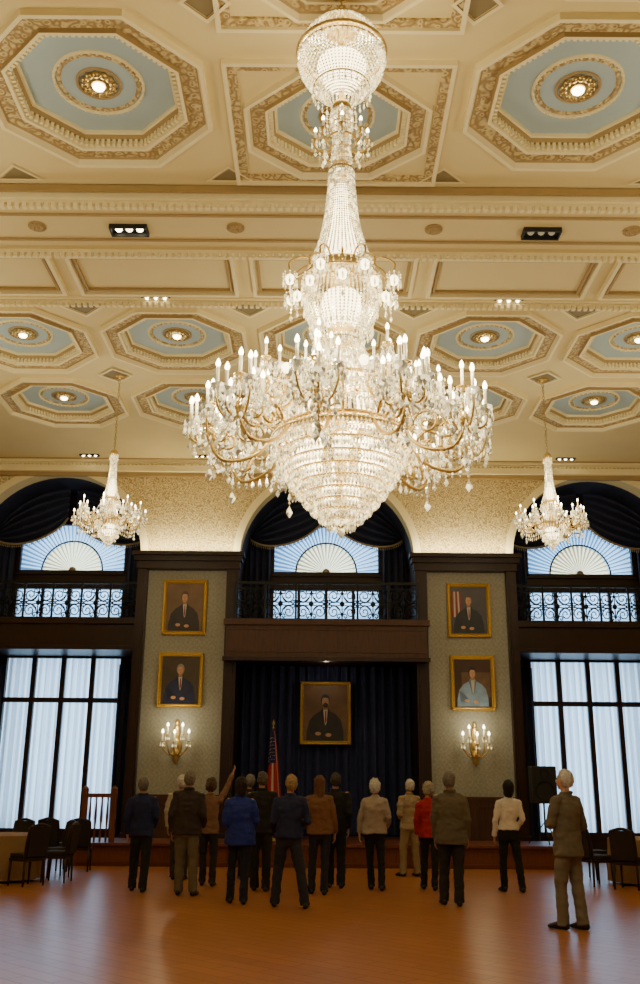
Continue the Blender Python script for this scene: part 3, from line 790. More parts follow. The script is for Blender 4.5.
# arms
def make_arm(par,cl,hub_r,hub_z,start,ncand,crad,s=1.0,cand_h=.14,zoff=-H,pend=7,th=1.0):
    g=MB(); m=MB()
    g.tube(crv([start,(start[0]+(hub_r-start[0])*.35,0,start[2]-.24*s),(hub_r-.12*s,0,hub_z-.24*s),(hub_r,0,hub_z-.1*s),(hub_r,0,hub_z)],6),.017*s*th,7)
    for (fx,oz,r0,sg) in ((.45,-.05,.13,1),(.75,-.12,.09,-1)):
        pts=[]
        for i in range(20):
            a=i/19*2.4*pi; r=r0*s*(1-i/24); pts.append((start[0]+(hub_r-start[0])*fx-sg*r*cos(a),0,start[2]+oz*s+r*sin(a)*sg))
        g.tube(pts,.013*s*th,6)
    g.lathe([(.01,-.08*s),(.045*s,-.03*s),(.05*s,0),(.02,.05*s)],10,(hub_r,0,hub_z))
    cs=[]
    for k in range(ncand):
        a=2*pi*k/ncand+.3; cx=hub_r+crad*cos(a); cy=crad*sin(a); dz=(.06 if k%2 else -.04)*s; zc=hub_z+.1*s+dz
        g.tube(crv([(hub_r,0,hub_z-.02),(hub_r+crad*.6*cos(a),crad*.6*sin(a),hub_z-.10*s),(cx,cy,hub_z-.02*s+dz),(cx,cy,zc)],4),.010*s*th,6)
        bobeche(g,(cx,cy,zc),.042*s); cs.append((cx,cy,zc))
        m.lathe([(.015*s,-.045*s),(.035*s,-.03*s),(.052*s,.0),(.056*s,.022*s)],9,(cx,cy,zc),0,False)
        for q in range(9):
            aa=2*pi*q/9; string(m,(cx+.052*s*cos(aa),cy+.052*s*sin(aa),zc),1,.010*s,.026*s,.014*s,.095*s)
        string(m,(cx,cy,hub_z-.06*s),max(1,pend-4),.013*s,.035*s,.023*s,.09*s)
        festoon(m,(hub_r,0,hub_z+.2*s),(cx,cy,zc),.05*s,9,.009*s)
    cs.append((hub_r,0,hub_z+.26*s)); g.tube([(hub_r,0,hub_z),(hub_r,0,hub_z+.26*s)],.009*s,6); bobeche(g,(hub_r,0,hub_z+.26*s),.055*s)
    for q in range(12):
        aa=2*pi*q/12; string(m,(hub_r+.1*s*cos(aa),.1*s*sin(aa),hub_z+.02),2,.012*s,.033*s,.018*s,.11*s)
    for q in range(9):
        aa=2*pi*q/9; string(m,(hub_r+.055*s*cos(aa),.055*s*sin(aa),hub_z+.24*s),1,.012*s,.033*s,.016*s,.1*s)
    string(m,(hub_r,0,hub_z-.1*s),pend,.016*s,.04*s,.034*s,.13*s)
    for i in range(9):
        t_=i/8; xx=start[0]+(hub_r-start[0])*t_; 
        string(m,(xx,0,start[2]-.2*s-.06*s*sin(pi*t_)),1,.012*s,.033*s,.019*s,.10*s)
    for i in range(18):
        t_=i/17; m.octa((start[0]+(hub_r-start[0])*t_,0,start[2]+.32*s*(1-t_)+(hub_z+.2*s-start[2])*t_-.22*s*sin(pi*t_)),.011*s,.018*s)
    arm=g.obj('arm',M_gold,par,shift=(0,0,zoff))
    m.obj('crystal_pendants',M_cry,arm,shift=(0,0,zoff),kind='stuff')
    for cc in cs:
        candle_mb(cc,cand_h*s,.014*s).obj('candle',M_candle,arm,shift=(0,0,zoff))
        bulb_mb((cc[0],cc[1],cc[2]+cand_h*s),.021*s,.078*s).obj('bulb',M_bulb,arm,shift=(0,0,zoff))
    return arm
def copy_part(src,par,rz):
    c_=src.copy(); COL.objects.link(c_); c_.parent=par; c_.rotation_euler=(0,0,rz)
    for ch in [o for o in list(bpy.data.objects) if o.parent==src]:
        d=ch.copy(); COL.objects.link(d); d.parent=c_
    return c_
arm=make_arm(CH,None,1.12,4.46,(.53,0,4.52),6,.18,cand_h=.17,pend=5)
arm.rotation_euler=(0,0,.12)
for k in range(1,NA): copy_part(arm,CH,.12+k*2*pi/NA)
arm2=make_arm(CH,None,.74,4.84,(.40,0,4.88),3,.12,s=.85,cand_h=.15,pend=3)
arm2.rotation_euler=(0,0,.12+pi/8)
for k in range(1,8): copy_part(arm2,CH,.12+pi/8+k*2*pi/8)

# ---------------------------------------------------------------- small chandeliers
SC=empty('small_chandelier',(-4.2,17.7,H),'slender gilt and crystal chandelier with candle bulbs on chain','chandelier','pair of small chandeliers')
g=MB(); g.lathe([(.001,H),(.12,H),(.1,H-.05),(.03,H-.08),(.001,H-.08)],16); g.obj('ceiling_canopy',M_gold,SC,shift=sh)
g=MB(); 
n=22
for i in range(n):
    z=H-.1-(H-.1-7.85)*(i+.5)/n; rot=(i%2)*pi/2
    g.tube([(.018*cos(a)*cos(rot),.018*cos(a)*sin(rot),z+.042*sin(a)) for a in [2*pi*q/8 for q in range(9)]],.006,5)
g.obj('chain',M_brass,SC,shift=sh)
g=MB(); g.lathe([(.001,7.86),(.06,7.82),(.09,7.74),(.03,7.68),(.02,7.0),(.02,6.9),(.17,6.82),(.18,6.78),(.05,6.7),(.05,6.5),(.25,6.42),(.25,6.38),(.04,6.3),(.04,6.0),(.001,5.95)],18); ring(g,.26,6.4,.012,30); ring(g,.19,6.2,.008,24)
g.obj('stem',M_gold,SC,shift=sh)
m=MB(); strands(m,[(.055,7.76),(.065,7.4),(.10,7.05),(.17,6.82)],22,.032,.013); strands(m,[(.24,6.38),(.21,6.22),(.12,6.05),(.02,5.92)],30,.032,.013)
strands(m,[(.17,6.78),(.11,6.6),(.25,6.42)],24,.032,.013)
fringe(m,.08,7.74,12,.014,.1); fringe(m,.19,6.8,24,.015,.11); fringe(m,.26,6.38,30,.015,.11); fringe(m,.19,6.18,24,.014,.09); m.drop((0,0,5.96),.03,.1)
m.obj('crystal_strands',M_cryb,SC,shift=sh,kind='stuff')
b=MB(); b.lathe(crv2([(.001,6.36),(.13,6.3),(.1,6.15),(.001,6.08)],4),12); b.obj('added_glow_core',M_glow,SC,shift=sh)  # added glowing bodies inside the crystal strands, here and below
b=MB(); b.lathe(crv2([(.001,7.3),(.04,7.2),(.08,6.95),(.001,6.88)],4),12); b.obj('added_glow_core',M_glow,SC,shift=sh)
a3=make_arm(SC,None,.58,6.42,(.22,0,6.45),2,.1,s=.8,cand_h=.14,pend=4,th=1.2)
for k in range(1,8): copy_part(a3,SC,k*2*pi/8)
bpy.context.view_layer.update()
copy_tree(SC,(4.25,17.7,H))

# ---------------------------------------------------------------- sconces
Mx=Matrix.Rotation(pi/2,4,'X')
SN=empty('wall_sconce',(-3.46,22.98,2.55),'gilt wall sconce with five candle lamps','sconce','pair of wall sconces')
g=MB()
g.tube(crv([(0,-.02,.5),(0,-.03,.3),(0,-.03,0),(0,-.03,-.3),(0,-.02,-.5)],5),[(.02,.01)]+[(.05,.02)]*4+[(.07,.03)]*6+[(.1,.035)]*4+[(.06,.02)]*4+[(.03,.01)]*1+[(.01,.01)],10)
g.ell((0,-.05,-.05),(.1,.05,.14),12,8); g.ell((0,-.04,.42),(.05,.03,.08),10,6)
g.obj('backplate',M_gold,SN)
for (dx,dy,dz) in ((-.30,-.18,.0),(.30,-.18,.0),(-.17,-.3,.14),(.17,-.3,.14),(0,-.36,-.02)):
    g=MB(); g.tube(crv([(0,-.05,-.12),(dx*.4,dy*.6,-.30),(dx*.95,dy,-.14),(dx,dy,dz)],6),.017,7); bobeche(g,(dx,dy,dz),.055)
    m=MB()
    for q in range(5):
        aa=2*pi*q/5; string(m,(dx+.045*cos(aa),dy+.045*sin(aa),dz-.01),1,.01,.03,.015,.09)
    a_=g.obj('arm',M_gold,SN); m.obj('crystal_pendants',M_cry,a_)
    candle_mb((dx,dy,dz),.18,.02).obj('candle',M_candle,a_); bulb_mb((dx,dy,dz+.18),.03,.1).obj('bulb',M_bulb,a_)
copy_tree(SN,(3.46,22.98,2.55))

# ---------------------------------------------------------------- flag, loudspeaker, handrail
e=empty('flag_on_pole',(-1.17,21.9,.45),'draped red and white striped flag with starred blue canton on pole','flag')
g=MB(); g.lathe([(.001,.0),(.16,.0),(.16,.03),(.05,.06),(.02,.1)],16); g.obj('base',M_brass,e)
g=MB(); g.tube([(0,0,.05),(0,0,2.36)],.016,8); g.obj('pole',M_wood2,e)
g=MB(); g.octa((0,0,2.46),.03,.09); g.ell((0,0,2.37),(.025,.025,.025),8,6); g.obj('finial',M_gold,e)
g=MB(); vs=[];n=52;nz=20
def fp(v,i):
    a=2*pi*i/n*.92; rr=.025+.115*v**.8; r_=rr*(1+.35*sin(a*5))
    return (.04*v+r_*cos(a),r_*sin(a)*.7,2.30-1.62*v-.10*sin(a)*v)
for j in range(nz+1):
    for i in range(n+1): vs.append(fp(j/nz,i))
for j in range(nz):
    for i in range(n):
        a=j*(n+1)+i; can=(j<9 and (n*.40<i<n*.90)); g.add([vs[a],vs[a+n+1],vs[a+n+2],vs[a+1]],[(0,1,2,3)],(2 if can else (1 if (i//3)%3==1 else 0)),True)
for j in range(2,9,1):
    for i in range(int(n*.45),int(n*.88),4):
        p=Vector(fp(j/nz,i+(j%2)*2)); q=Vector((p.x,p.y,0)); q=q*(1+.012/max(.01,q.length)); g.octa((q.x,q.y,p.z),.009,.012,1)
g.obj('cloth',[pmat('flag_red',(160,28,38),.8),pmat('flag_white',(190,180,170),.8),pmat('flag_blue',(28,36,88),.8)],e)

e=empty('loudspeaker',(4.62,21.4,.45),'black box loudspeaker on tripod stand','loudspeaker')
g=MB(); g.box(-.26,.26,-.2,.2,.82,1.58); bevel(g.obj('cabinet',M_blackp,e),.02)
g=MB(); g.lathe([(.001,-.01),(.06,-.02),(.18,.0),(.2,.02)],20,M=Matrix.Translation((0,-.2,1.07))@Mx); g.lathe([(.001,-.01),(.03,-.02),(.08,.0),(.09,.02)],16,M=Matrix.Translation((0,-.2,1.42))@Mx); g.obj('driver',M_black,e)
g=MB(); g.tube([(0,0,.1),(0,0,.82)],.02,8)
for k in range(3):
    a=2*pi*k/3+.5; g.tube([(0,0,.45),(.38*cos(a),.38*sin(a),.01)],.012,6)
g.obj('stand',M_black,e)

e=empty('handrail',(-4.70,21.0,.45),'brown wooden stage handrail with turned balusters','handrail')
for px_ in (-.32,.28):
    g=MB(); g.box(px_-.055,px_+.055,-.055,.055,0,1.02); g.lathe([(.065,1.02),(.07,1.05),(.04,1.09),(.001,1.12)],10,(px_,0,0)); bevel(g.obj('post',M_wood3,e),.006)
g=MB(); g.box(-.3,.26,-.04,.04,.88,.96); g.obj('rail',M_wood3,e)
for q in range(4):
    g=MB(); x=-.2+q*.12; g.lathe([(.02,0),(.026,.1),(.015,.3),(.03,.5),(.015,.8),(.02,.9)],8,(x,0,0)); g.obj('baluster',M_wood3,e)

# ---------------------------------------------------------------- chairs + tables
CB=empty('banquet_chair',(-4.95,16.9,0),'dark wooden banquet chair with brown upholstered seat and back','chair','banquet chairs')
CB.rotation_euler=(0,0,.9)
g=MB(); g.box(-.22,.22,-.21,.21,.38,.43,1); g.box(-.21,.21,-.2,.2,.43,.50,0); bevel(g.obj('seat',[M_uph,M_wood],CB),.015)
g=MB()
for sx in (-1,1): g.tube(crv([(sx*.2,-.2,.42),(sx*.2,-.22,.66),(sx*.195,-.27,.90)],5),.022,8,1)
g.tube(crv([(-.2,-.27,.90),(0,-.28,.95),(.2,-.27,.90)],5),.026,8,1)
g.add([(-.19,-.20,.46),(.19,-.20,.46),(.19,-.26,.92),(-.19,-.26,.92),(-.19,-.25,.46),(.19,-.25,.46),(.19,-.31,.92),(-.19,-.31,.92)],[(0,1,2,3),(4,7,6,5),(0,4,5,1),(1,5,6,2),(2,6,7,3),(3,7,4,0)],0)
g.obj('backrest',[M_uph,M_wood],CB)
for (x,y) in ((-.19,.18),(.19,.18),(-.19,-.19),(.19,-.19)):
    g=MB(); g.tube([(x,y,.42),(x*1.03,y*1.08,0.0)],[.024,.016],8); g.obj('leg',M_wood,CB)
bpy.context.view_layer.update()
for (x,y,rz) in ((-4.62,17.55,1.5),(-5.6,16.62,.1),(-4.9,18.45,2.2),(-5.75,18.85,2.9),(-4.75,19.7,.1),(-5.35,19.9,-.1),(4.60,17.6,-1.2),(5.0,17.05,-.6),(4.9,18.9,-2.4),(-6.6,16.9,-.5),(5.75,16.8,.1),(6.5,17.1,.5)):
    copy_tree(CB,(x,y,0),rz)
for (x,y) in ((-5.65,17.75),(5.65,18.0)):
    e=empty('round_table',(x,y,0),'round banquet table with tan floor-length cloth','table','banquet tables')
    g=MB(); g.tube([(0,0,0.0),(0,0,.7)],.05,10); g.lathe([(.001,0.02),(.28,.02),(.28,.0),(.001,0)],12); g.obj('pedestal',M_black,e)
    g=MB(); vs=[];n=96
    g.lathe([(.001,.755),(.66,.755),(.68,.745)],48)
    vs=[];fs=[]
    for j in range(6):
        v=j/5
        for i in range(n):
            a=2*pi*i/n; r_=.68+.02*v+.03*v*sin(a*14); vs.append((r_*cos(a),r_*sin(a),.745-.70*v))
    for j in range(5):
        for i in range(n): fs.append((j*n+i,j*n+(i+1)%n,(j+1)*n+(i+1)%n,(j+1)*n+i))
    g.add(vs,fs,0,True); g.obj('tablecloth',M_cloth,e)

# ---------------------------------------------------------------- people
REM=[]
_mc={}
def cm(name,c,**k):
    key=(name,tuple(c))
    if key not in _mc: _mc[key]=pmat(name,c,**k)
    return _mc[key]
M_lip=pmat('lips',(150,80,72),.5); M_eye=pmat('eye',(30,24,22),.2)
def hand(mb,wr,d,w,nrm):
    wr=Vector(wr);d=Vector(d).normalized();w=Vector(w);w=(w-d*w.dot(d)).normalized();nrm=Vector(nrm);nrm=(nrm-d*nrm.dot(d)-w*nrm.dot(w)).normalized()
    mb.tube([wr,wr+d*.03,wr+d*.085],[(.024,.018),(.034,.016),(.038,.014)],10,cap='round',ref=tuple(w))
    for i,(o,l) in enumerate(((.029,.068),(.010,.078),(-.010,.072),(-.029,.056))):
        b=wr+d*.08+w*o
        p1=b+d*l*.5+nrm*.006; p2=p1+(d*.8+nrm*.55)*l*.32; p3=p2+(d*.5+nrm*.85)*l*.25
        mb.tube([b,p1,p2,p3],[.0095,.009,.0085,.0075],7,cap='round')
    b=wr+d*.025+w*.026
    mb.tube([b,b+(d*.6+w*.55+nrm*.2)*.04,b+(d*.85+w*.5+nrm*.3)*.075],[.013,.011,.009],7,cap='round')
ARM={'down':((.235,-.03,1.13),(.235,.04,.88),(0,.15,-1)),
 'bent':((.24,-.05,1.13),(.20,.16,.97),(-.2,.9,-.3)),
 'front':((.25,-.02,1.13),(.09,.21,1.04),(-.9,.25,.05)),
 'pocket':((.265,-.09,1.14),(.20,.02,.93),(-.15,.35,-1)),
 'hip':((.34,-.08,1.17),(.2,.03,1.0),(-.5,.6,-.4)),
 'back':((.24,-.12,1.14),(.07,-.19,.99),(-1,-.1,-.25)),
 'point':((.30,.10,1.58),(.37,.14,1.85),(.35,.2,.9)),
 'chest':((.235,.02,1.15),(.00,.21,1.20),(-.9,.1,.3)),
 'chin':((.24,.08,1.16),(.06,.17,1.40),(-.3,0,1))}
def person(x,y,face,Ht,label,top,leg,hair,skin=(184,136,110),arms=('down','down'),stride=.05,spread=.02,hstyle='short',fem=False,hem=.84,tilt=12,bulk=1.0,shoe=(24,20,18),kind='jacket',headturn=None,lean=0,sway=0):
    s=Ht/1.75
    if headturn is None: headturn=R.uniform(-22,22)
    tilt+=R.uniform(-4,5)
    e=empty('person',(x,y,0),label,'person'); e.rotation_euler=(0,0,face); e.scale=(s,s,s)
    hw=.165 if fem else .185; kb=bulk
    SW=lambda z: sway*max(0,min(1,(z-.1)/.8))-sway*.6*max(0,min(1,(z-1.0)/.5))
    T=Matrix.Translation((SW(1.5),-.01,1.50))@Matrix.Rotation(math.radians(headturn),4,'Z')@Matrix.Rotation(math.radians(tilt),4,'X')@Matrix.Rotation(math.radians(lean),4,'Y')@Matrix.Translation((0,.01,-1.50))
    AR=[]
    for i,sx in enumerate((-1,1)):
        el,wr,hd=ARM[arms[i]]; J=lambda a: R.uniform(-a,a)
        j1=Vector((J(.02),J(.03),J(.015))); j2=Vector((J(.02),J(.03),J(.02)))
        el=Vector((sx*el[0]*(.95 if fem else 1),el[1],el[2]))+j1; wr=Vector((sx*wr[0],wr[1],wr[2]))+j1+j2; hd=Vector((sx*hd[0],hd[1],hd[2]))
        el.x+=SW(1.2); wr.x+=SW(1.0); drop=J(.012)
        AR.append((sx,Vector((sx*hw+SW(1.4),-.01,1.41+drop)),el,wr,hd))
    b=MB()
    b.ell((0,-.005,1.645),(.074,.096,.103),16,12,M=T); b.ell((0,.028,1.60),(.060,.068,.082),14,10,M=T)
    b.tube([(0,.045,1.575),(0,.066,1.548)],[(.04,.03),(.026,.02)],10,cap='round',M=T)
    b.tube([(0,.09,1.655),(0,.112,1.625),(0,.108,1.612)],[.009,.013,.014],8,cap='round',M=T)
    b.ell((0,.094,1.578),(.024,.011,.009),10,6,M=T)
    b.ell((0,.082,1.672),(.05,.012,.009),10,6,M=T)
    for sx in (-1,1): b.ell((sx*.077,.0,1.632),(.012,.022,.034),8,6,M=T)
    b.tube([(SW(1.4),-.02,1.40),(SW(1.5),-.012,1.5),(SW(1.5),-.002,1.57)],[(.062,.06),(.05,.054),(.05,.055)],12,cap='flat')
    b.tube([(SW(z),0 if z<1.4 else -.008,z) for z in (.86,1.0,1.15,1.3,1.42,1.475)],[(.15,.10),(.145,.1),(.14,.095),(.165,.11),(.14,.08),(.06,.05)],16,cap='flat')
    an=[];legs=[]
    for i,sx in enumerate((-1,1)):
        st=stride*(1 if sx<0 else -1)
        hipp=Vector((sx*.085+SW(.9),0,.90)); kn=Vector((sx*(.085+spread*.35)+SW(.49),st*.6+.02,.49)); ak=Vector((sx*(.075+spread*.7),st,.09)); an.append((ak,sx)); legs.append((hipp,kn,ak))
        b.tube([hipp,kn,ak],[.078,.052,.036],12,cap='round')
        b.tube([(ak[0],ak[1]-.03,.05),(ak[0]+sx*.02,ak[1]+.13,.035)],[(.034,.03),(.038,.022)],10,cap='round')
    for (sx,sh_,el,wr,d) in AR:
        b.tube([sh_,el,wr],[.046,.036,.026],10,cap='round')
        w=Vector((0,1,0)) if abs(d.y)<.6*d.length and abs(d.x)<.8 else Vector((0,0,1))
        hand(b,wr,d,w,(-sx,0,0) if abs(d.x)<.6*d.length else (0,-.5,-.6))
    ob=b.obj('body',[cm('skin',skin,rough=.55,var=.08),M_lip],e); REM.append((ob,.0085,2,T,0))
    for sx in (-1,1):
        q=MB(); q.ell((sx*.03,.083,1.648),(.013,.012,.009),8,6,M=T); q.obj('eye',M_eye,e)
    j=MB(); k=kb
    hz=hem; wk=.90 if fem else .97
    jk=1.03 if kind=='jacket' else .95
    rings=[((0,0,hz),(.192*k*jk,.145*k)),((0,0,.98),(.18*k*jk,.134*k)),((0,0,1.1),(.168*k*wk*jk,.124*k)),((0,.0,1.28),(.186*k*wk,.13*k)),((0,-.008,1.38),(.178*k if not fem else .16*k,.108*k)),((0,-.01,1.44),(.125,.082)),((0,-.012,1.475),(.078,.07)),((0,-.012,1.505),(.066,.066))]
    rings=[r for i_,r in enumerate(rings) if i_==0 or r[0][2]>hz+.03]
    j.tube([(SW(r[0][2]),r[0][1],r[0][2]) for r in rings],[r[1] for r in rings],20,cap='flat')
    if kind=='jacket':
        j.tube([(.075*cos(a)+SW(1.5),-.012+.075*sin(a),1.50-.05*max(0,sin(a))) for a in [2*pi*q/14 for q in range(15)]],.014,6)
    for (sx,sh_,el,wr,d) in AR:
        sh2=sh_-Vector((0,0,.015)); sl=1.06 if kind=='jacket' else .94
        j.tube([Vector((sx*.09+SW(1.4),-.01,1.425)),sh2,sh2.lerp(el,.5),el,el.lerp(wr,.5),wr.lerp(el,.04)],[.05,.064*sl,.062*sl,.056*sl,.051*sl,.046*sl],12,cap='flat')
        j.ell(tuple(sh2),(.062,.062,.058),12,8); j.ell(tuple(el),(.055*sl,.055*sl,.055*sl),10,8)
    ob=j.obj('jacket' if kind=='jacket' else 'sweater',cm('top_cloth',top,rough=.85,var=.2,scale=14,bump=.3),e); REM.append((ob,.012,4,None,.012))
    t=MB(); t.tube([(SW(.8),0,.80),(SW(.9),0,.9),(SW(1.03),0,1.03)],[(.145,.10),(.17*k,.125*k),(.15*k,.115*k)],18,cap='flat')
    tw=.9 if fem else 1.03
    for (hp,kn,ak) in legs:
        hp=hp-Vector((0,0,.03)); a_=Vector((ak[0],ak[1]-.01,.045))
        t.tube([hp,hp.lerp(kn,.5),kn,kn.lerp(a_,.5),a_],[.094,.086*tw,.072*tw,.067*tw,.068*tw],14,cap='flat')
    ob=t.obj('trousers',cm('trouser_cloth',leg,rough=.85,var=.15,scale=12,bump=.2),e); REM.append((ob,.012,3,None,.010))
    for (ak,sx) in an:
        q=MB(); q.tube([(ak[0],ak[1]-.055,.04),(ak[0],ak[1]+.02,.05),(ak[0]+sx*.015,ak[1]+.1,.036),(ak[0]+sx*.025,ak[1]+.165,.026)],[(.036,.04),(.04,.05),(.046,.036),(.036,.024)],12,cap='round')
        q.v=[(v[0],v[1],max(0.0,v[2])) for v in q.v]; q.obj('shoe',cm('shoe_leather',shoe,rough=.4),e)
    hcol=cm('hair',hair,rough=.75,var=.5,scale=45,bump=.6)
    h=MB(); nu,nv=48,36; h.ell((0,0,0),(1,1,1),nu,nv); vs=[]
    sd=x*3.1+y
    for v in h.v:
        X,Y,Z=v
        fz={'short':-.72,'bald':-.68,'bob':-.97,'long':-.99,'fluffy':-.82}[hstyle]
        g_={'short':1.11,'bald':1.06,'bob':1.18,'long':1.15,'fluffy':1.22}[hstyle]
        front=(Y>.30+.25*max(0,Z) and Z<.62)
        side=(Y>-.05 and Z<-.02 and hstyle in('short','bald')) or (Y>.12 and Z<-.3)
        low=Z<fz+.12*noise.noise(Vector((X*6+sd,Y*6,0)))
        nz_=noise.noise(Vector((X*3.5+sd,Y*3.5,Z*3.5)))*.13+noise.noise(Vector((X*10+sd,Y*10,Z*4)))*.10
        k_=g_+nz_*(1.6 if hstyle=='fluffy' else 1)
        if hstyle=='bald' and Z>.45: k_=.9
        if front or low or side: k_=.84
        px,py,pz=X*.078*k_,-.005+Y*.098*k_,1.645+Z*.107*k_
        if hstyle in('bob','long') and Y<.2 and Z<0 and not front:
            rr=math.hypot(X,Y); 
            if rr>.02:
                f_=1.12*(1-.25*Z*Z)/max(rr,.35) if Z>-.97 else .6/max(rr,.3)
                px=X*.078*f_*(1+nz_*1.6); py=-.005+min(Y,.15)*.098*f_
            else: px,py=0,-.03
            L_=.15 if hstyle=='bob' else .27
            pz=1.645+Z*L_+nz_*.2; py-=.012*(-Z)*(1.6 if hstyle=='long' else 1)
        vs.append((px,py,pz))
    hh=MB(); hh.add(vs,h.f,0,True,M=T); hh.obj('hair',hcol,e)
    return e
WH=(196,193,188); GR=(112,107,102)
person(-2.98,16.1,.1,1.70,'person in navy jacket and black trousers, grey hair, seen from behind',(24,34,76),(17,17,21),GR,arms=('down','bent'),stride=.10,sway=.03)
person(-2.16,15.6,-.05,1.80,'person in dark brown jacket and khaki trousers seen from behind',(50,40,35),(100,88,66),(118,109,100),hstyle='short',bulk=1.16,spread=.06,arms=('down','bent'),lean=4,sway=-.02)
person(-2.62,18.1,0,1.76,'white-haired person in pale shirt standing among the group',(170,160,142),(50,46,44),WH,stride=.02)
person(-2.0,17.1,0,1.70,'person in brown top pointing upward with one arm',(124,88,66),(36,32,34),(84,62,44),arms=('down','point'),hstyle='fluffy',fem=True,kind='sweater',tilt=16)
person(-1.31,14.6,.15,1.70,'person in bright blue jacket with dark hair seen from behind',(24,42,128),(19,23,38),(40,28,25),arms=('front','bent'),hstyle='bob',fem=True,bulk=1.2,hem=.80,headturn=12,sway=.03,stride=.10)
person(-1.08,16.3,0,1.80,'person in black suit seen from behind',(26,23,25),(22,20,23),(90,80,70),arms=('hip','down'),hstyle='short',headturn=20)
person(-1.42,18.2,.2,1.78,'person in dark jacket with grey hair deep in the group',(50,46,46),(30,28,30),GR,arms=('down','down'))
person(-.55,14.2,.0,1.74,'blond person in navy sweater, hands to the front, feet apart',(27,33,68),(34,34,46),(158,132,94),arms=('bent','front'),spread=.20,hem=.9,stride=.1,kind='sweater',bulk=1.1,tilt=18,sway=-.03)
person(-.17,15.9,.1,1.74,'person in brown leather jacket with long brown hair',(116,78,52),(28,30,42),(98,64,42),arms=('bent','down'),hstyle='long',fem=True,hem=.88,bulk=1.1,stride=.08,sway=.03)
person(.12,16.9,.0,1.80,'person in black suit standing close behind another',(20,20,24),(20,20,25),(64,54,48),arms=('down','down'))
person(.78,16.6,-.1,1.70,'white-haired person in beige sweater and black trousers seen from behind',(158,144,130),(17,17,21),WH,arms=('down','bent'),hstyle='fluffy',fem=True,bulk=1.2,hem=.88,kind='sweater',tilt=16,stride=.09,sway=-.03)
person(1.55,19.1,.5,1.72,'white-haired person in beige jacket and khaki trousers',(156,138,110),(142,124,92),WH,arms=('front','down'),spread=.08)
person(1.64,16.7,-.1,1.66,'person in bright red sweater and black trousers, grey-blond hair',(158,20,36),(17,17,21),(162,152,132),arms=('down','bent'),hstyle='fluffy',fem=True,stride=.12,kind='sweater',sway=.03,bulk=1.06)
person(1.72,14.6,.0,1.80,'grey-haired person in olive tweed jacket and dark trousers',(94,85,68),(34,31,31),(112,106,98),arms=('down','down'),bulk=1.2,hem=.79,headturn=-8,stride=.10,sway=.025)
person(2.96,16.5,.1,1.70,'black-haired person in white blouse and black trousers',(222,214,202),(16,16,20),(18,14,14),arms=('down','bent'),hstyle='bob',fem=True,hem=.96,stride=.08,kind='sweater',spread=.08,sway=-.04)
m13=person(2.84,12.3,.66,1.80,'white-haired person in grey-brown suit with folded arms, turned aside',(106,97,82),(118,108,90),WH,arms=('chest','front'),hstyle='short',bulk=1.06,hem=.79,stride=.07,tilt=6,headturn=10,skin=(204,158,132))
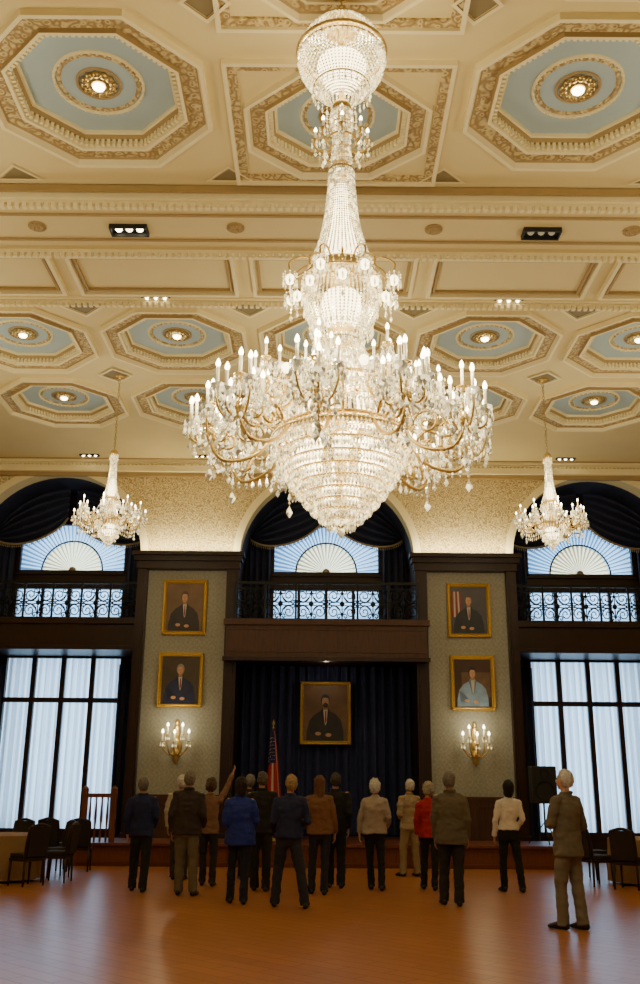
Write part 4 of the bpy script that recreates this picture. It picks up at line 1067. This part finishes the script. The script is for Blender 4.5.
# remesh
for ob,vx,it,T,wr_ in REM:
    r=ob.modifiers.new('r','REMESH'); r.mode='VOXEL'; r.voxel_size=vx; r.use_smooth_shade=True
    sm=ob.modifiers.new('s','SMOOTH'); sm.factor=.5; sm.iterations=it
bpy.context.view_layer.update()
dg=bpy.context.evaluated_depsgraph_get(); res=[]
for r_ in REM:
    res.append(bpy.data.meshes.new_from_object(r_[0].evaluated_get(dg)))
for idx,((ob,vx,it,T,wr_),me) in enumerate(zip(REM,res)):
    mats=[m for m in ob.data.materials]
    ob.modifiers.clear(); ob.data=me
    me.materials.clear()
    for m in mats: me.materials.append(m)
    if wr_:
        o_=idx*3.7; nv_=len(me.vertices)
        co=[0.0]*(nv_*3); me.vertices.foreach_get('co',co)
        no_=[0.0]*(nv_*3); me.vertex_normals.foreach_get('vector',no_)
        for i in range(nv_):
            a,b,c_=co[3*i:3*i+3]
            n_=(noise.noise(Vector((a*6+o_,b*6,c_*12)))+.6*noise.noise(Vector((a*15+o_,b*15,c_*24))))*wr_
            co[3*i]=a+no_[3*i]*n_; co[3*i+1]=b+no_[3*i+1]*n_; co[3*i+2]=c_+no_[3*i+2]*n_
        me.vertices.foreach_set('co',co); me.update()
    if T is not None:
        lc=T@Vector((0,.1,1.578))
        for p in me.polygons:
            c_=p.center
            if abs(c_.x-lc.x)<.024 and abs(c_.z-lc.z)<.010 and abs(c_.y-lc.y)<.025: p.material_index=1

# ---------------------------------------------------------------- lights
def pt(loc,e,col=(1,.87,.59),r=.15):
    L=bpy.data.lights.new('lamp_or_fill','POINT'); L.energy=e; L.color=col; L.shadow_soft_size=r
    o=bpy.data.objects.new('lamp_or_fill',L); COL.objects.link(o); o.location=loc
pt((0,7.8,8.6),42,r=.1); pt((0,7.8,5.4),60,r=.1)
for k in range(6):
    a=k*pi/3+.26; pt((1.2*cos(a),7.8+1.2*sin(a),5.05),49,r=.12)
pt((0,7.8,4.56),50,r=.1)
for sx in (-1,1):
    for k in range(2): pt((sx*4.2,17.7+(-.75 if k else .75),6.8),64)
    pt((sx*3.46,22.5,2.95),10,r=.08)
pt((0,23.6,4.15),5,r=.05)  # added lamp without a fixture, lifts the recessed large portrait
for (x,y,z,e_) in ((-6,9,6.0,115),(6,9,6.0,115),(-4.5,1,6.0,60),(4.5,1,6.0,60),(-8,15,6.4,115),(8,15,6.4,115),(0,15,6.6,65)):
    L=bpy.data.lights.new('ceiling_fill','AREA'); L.shape='DISK'; L.size=1.0; L.energy=e_; L.color=(1,.87,.57)  # unseen fill lights added in mid-air to brighten the ceiling
    o=bpy.data.objects.new('ceiling_fill',L); COL.objects.link(o); o.location=(x,y,z); o.rotation_euler=(pi,0,0)
W=bpy.data.worlds.new('World'); bpy.context.scene.world=W; W.use_nodes=True
bg=W.node_tree.nodes['Background']; bg.inputs[0].default_value=(1,.9,.7,1); bg.inputs[1].default_value=.14

# ---------------------------------------------------------------- camera
cam=bpy.data.cameras.new('camera'); co=bpy.data.objects.new('camera',cam); COL.objects.link(co)
cam.sensor_fit='VERTICAL'; cam.sensor_height=24; cam.lens=960/984*24
co.matrix_world=Matrix.Translation((-.18,0,1.6))@Matrix.Rotation(math.radians(107),4,'X')@Matrix.Rotation(math.radians(.45),4,'Z')
cam.clip_start=.05
bpy.context.scene.camera=co
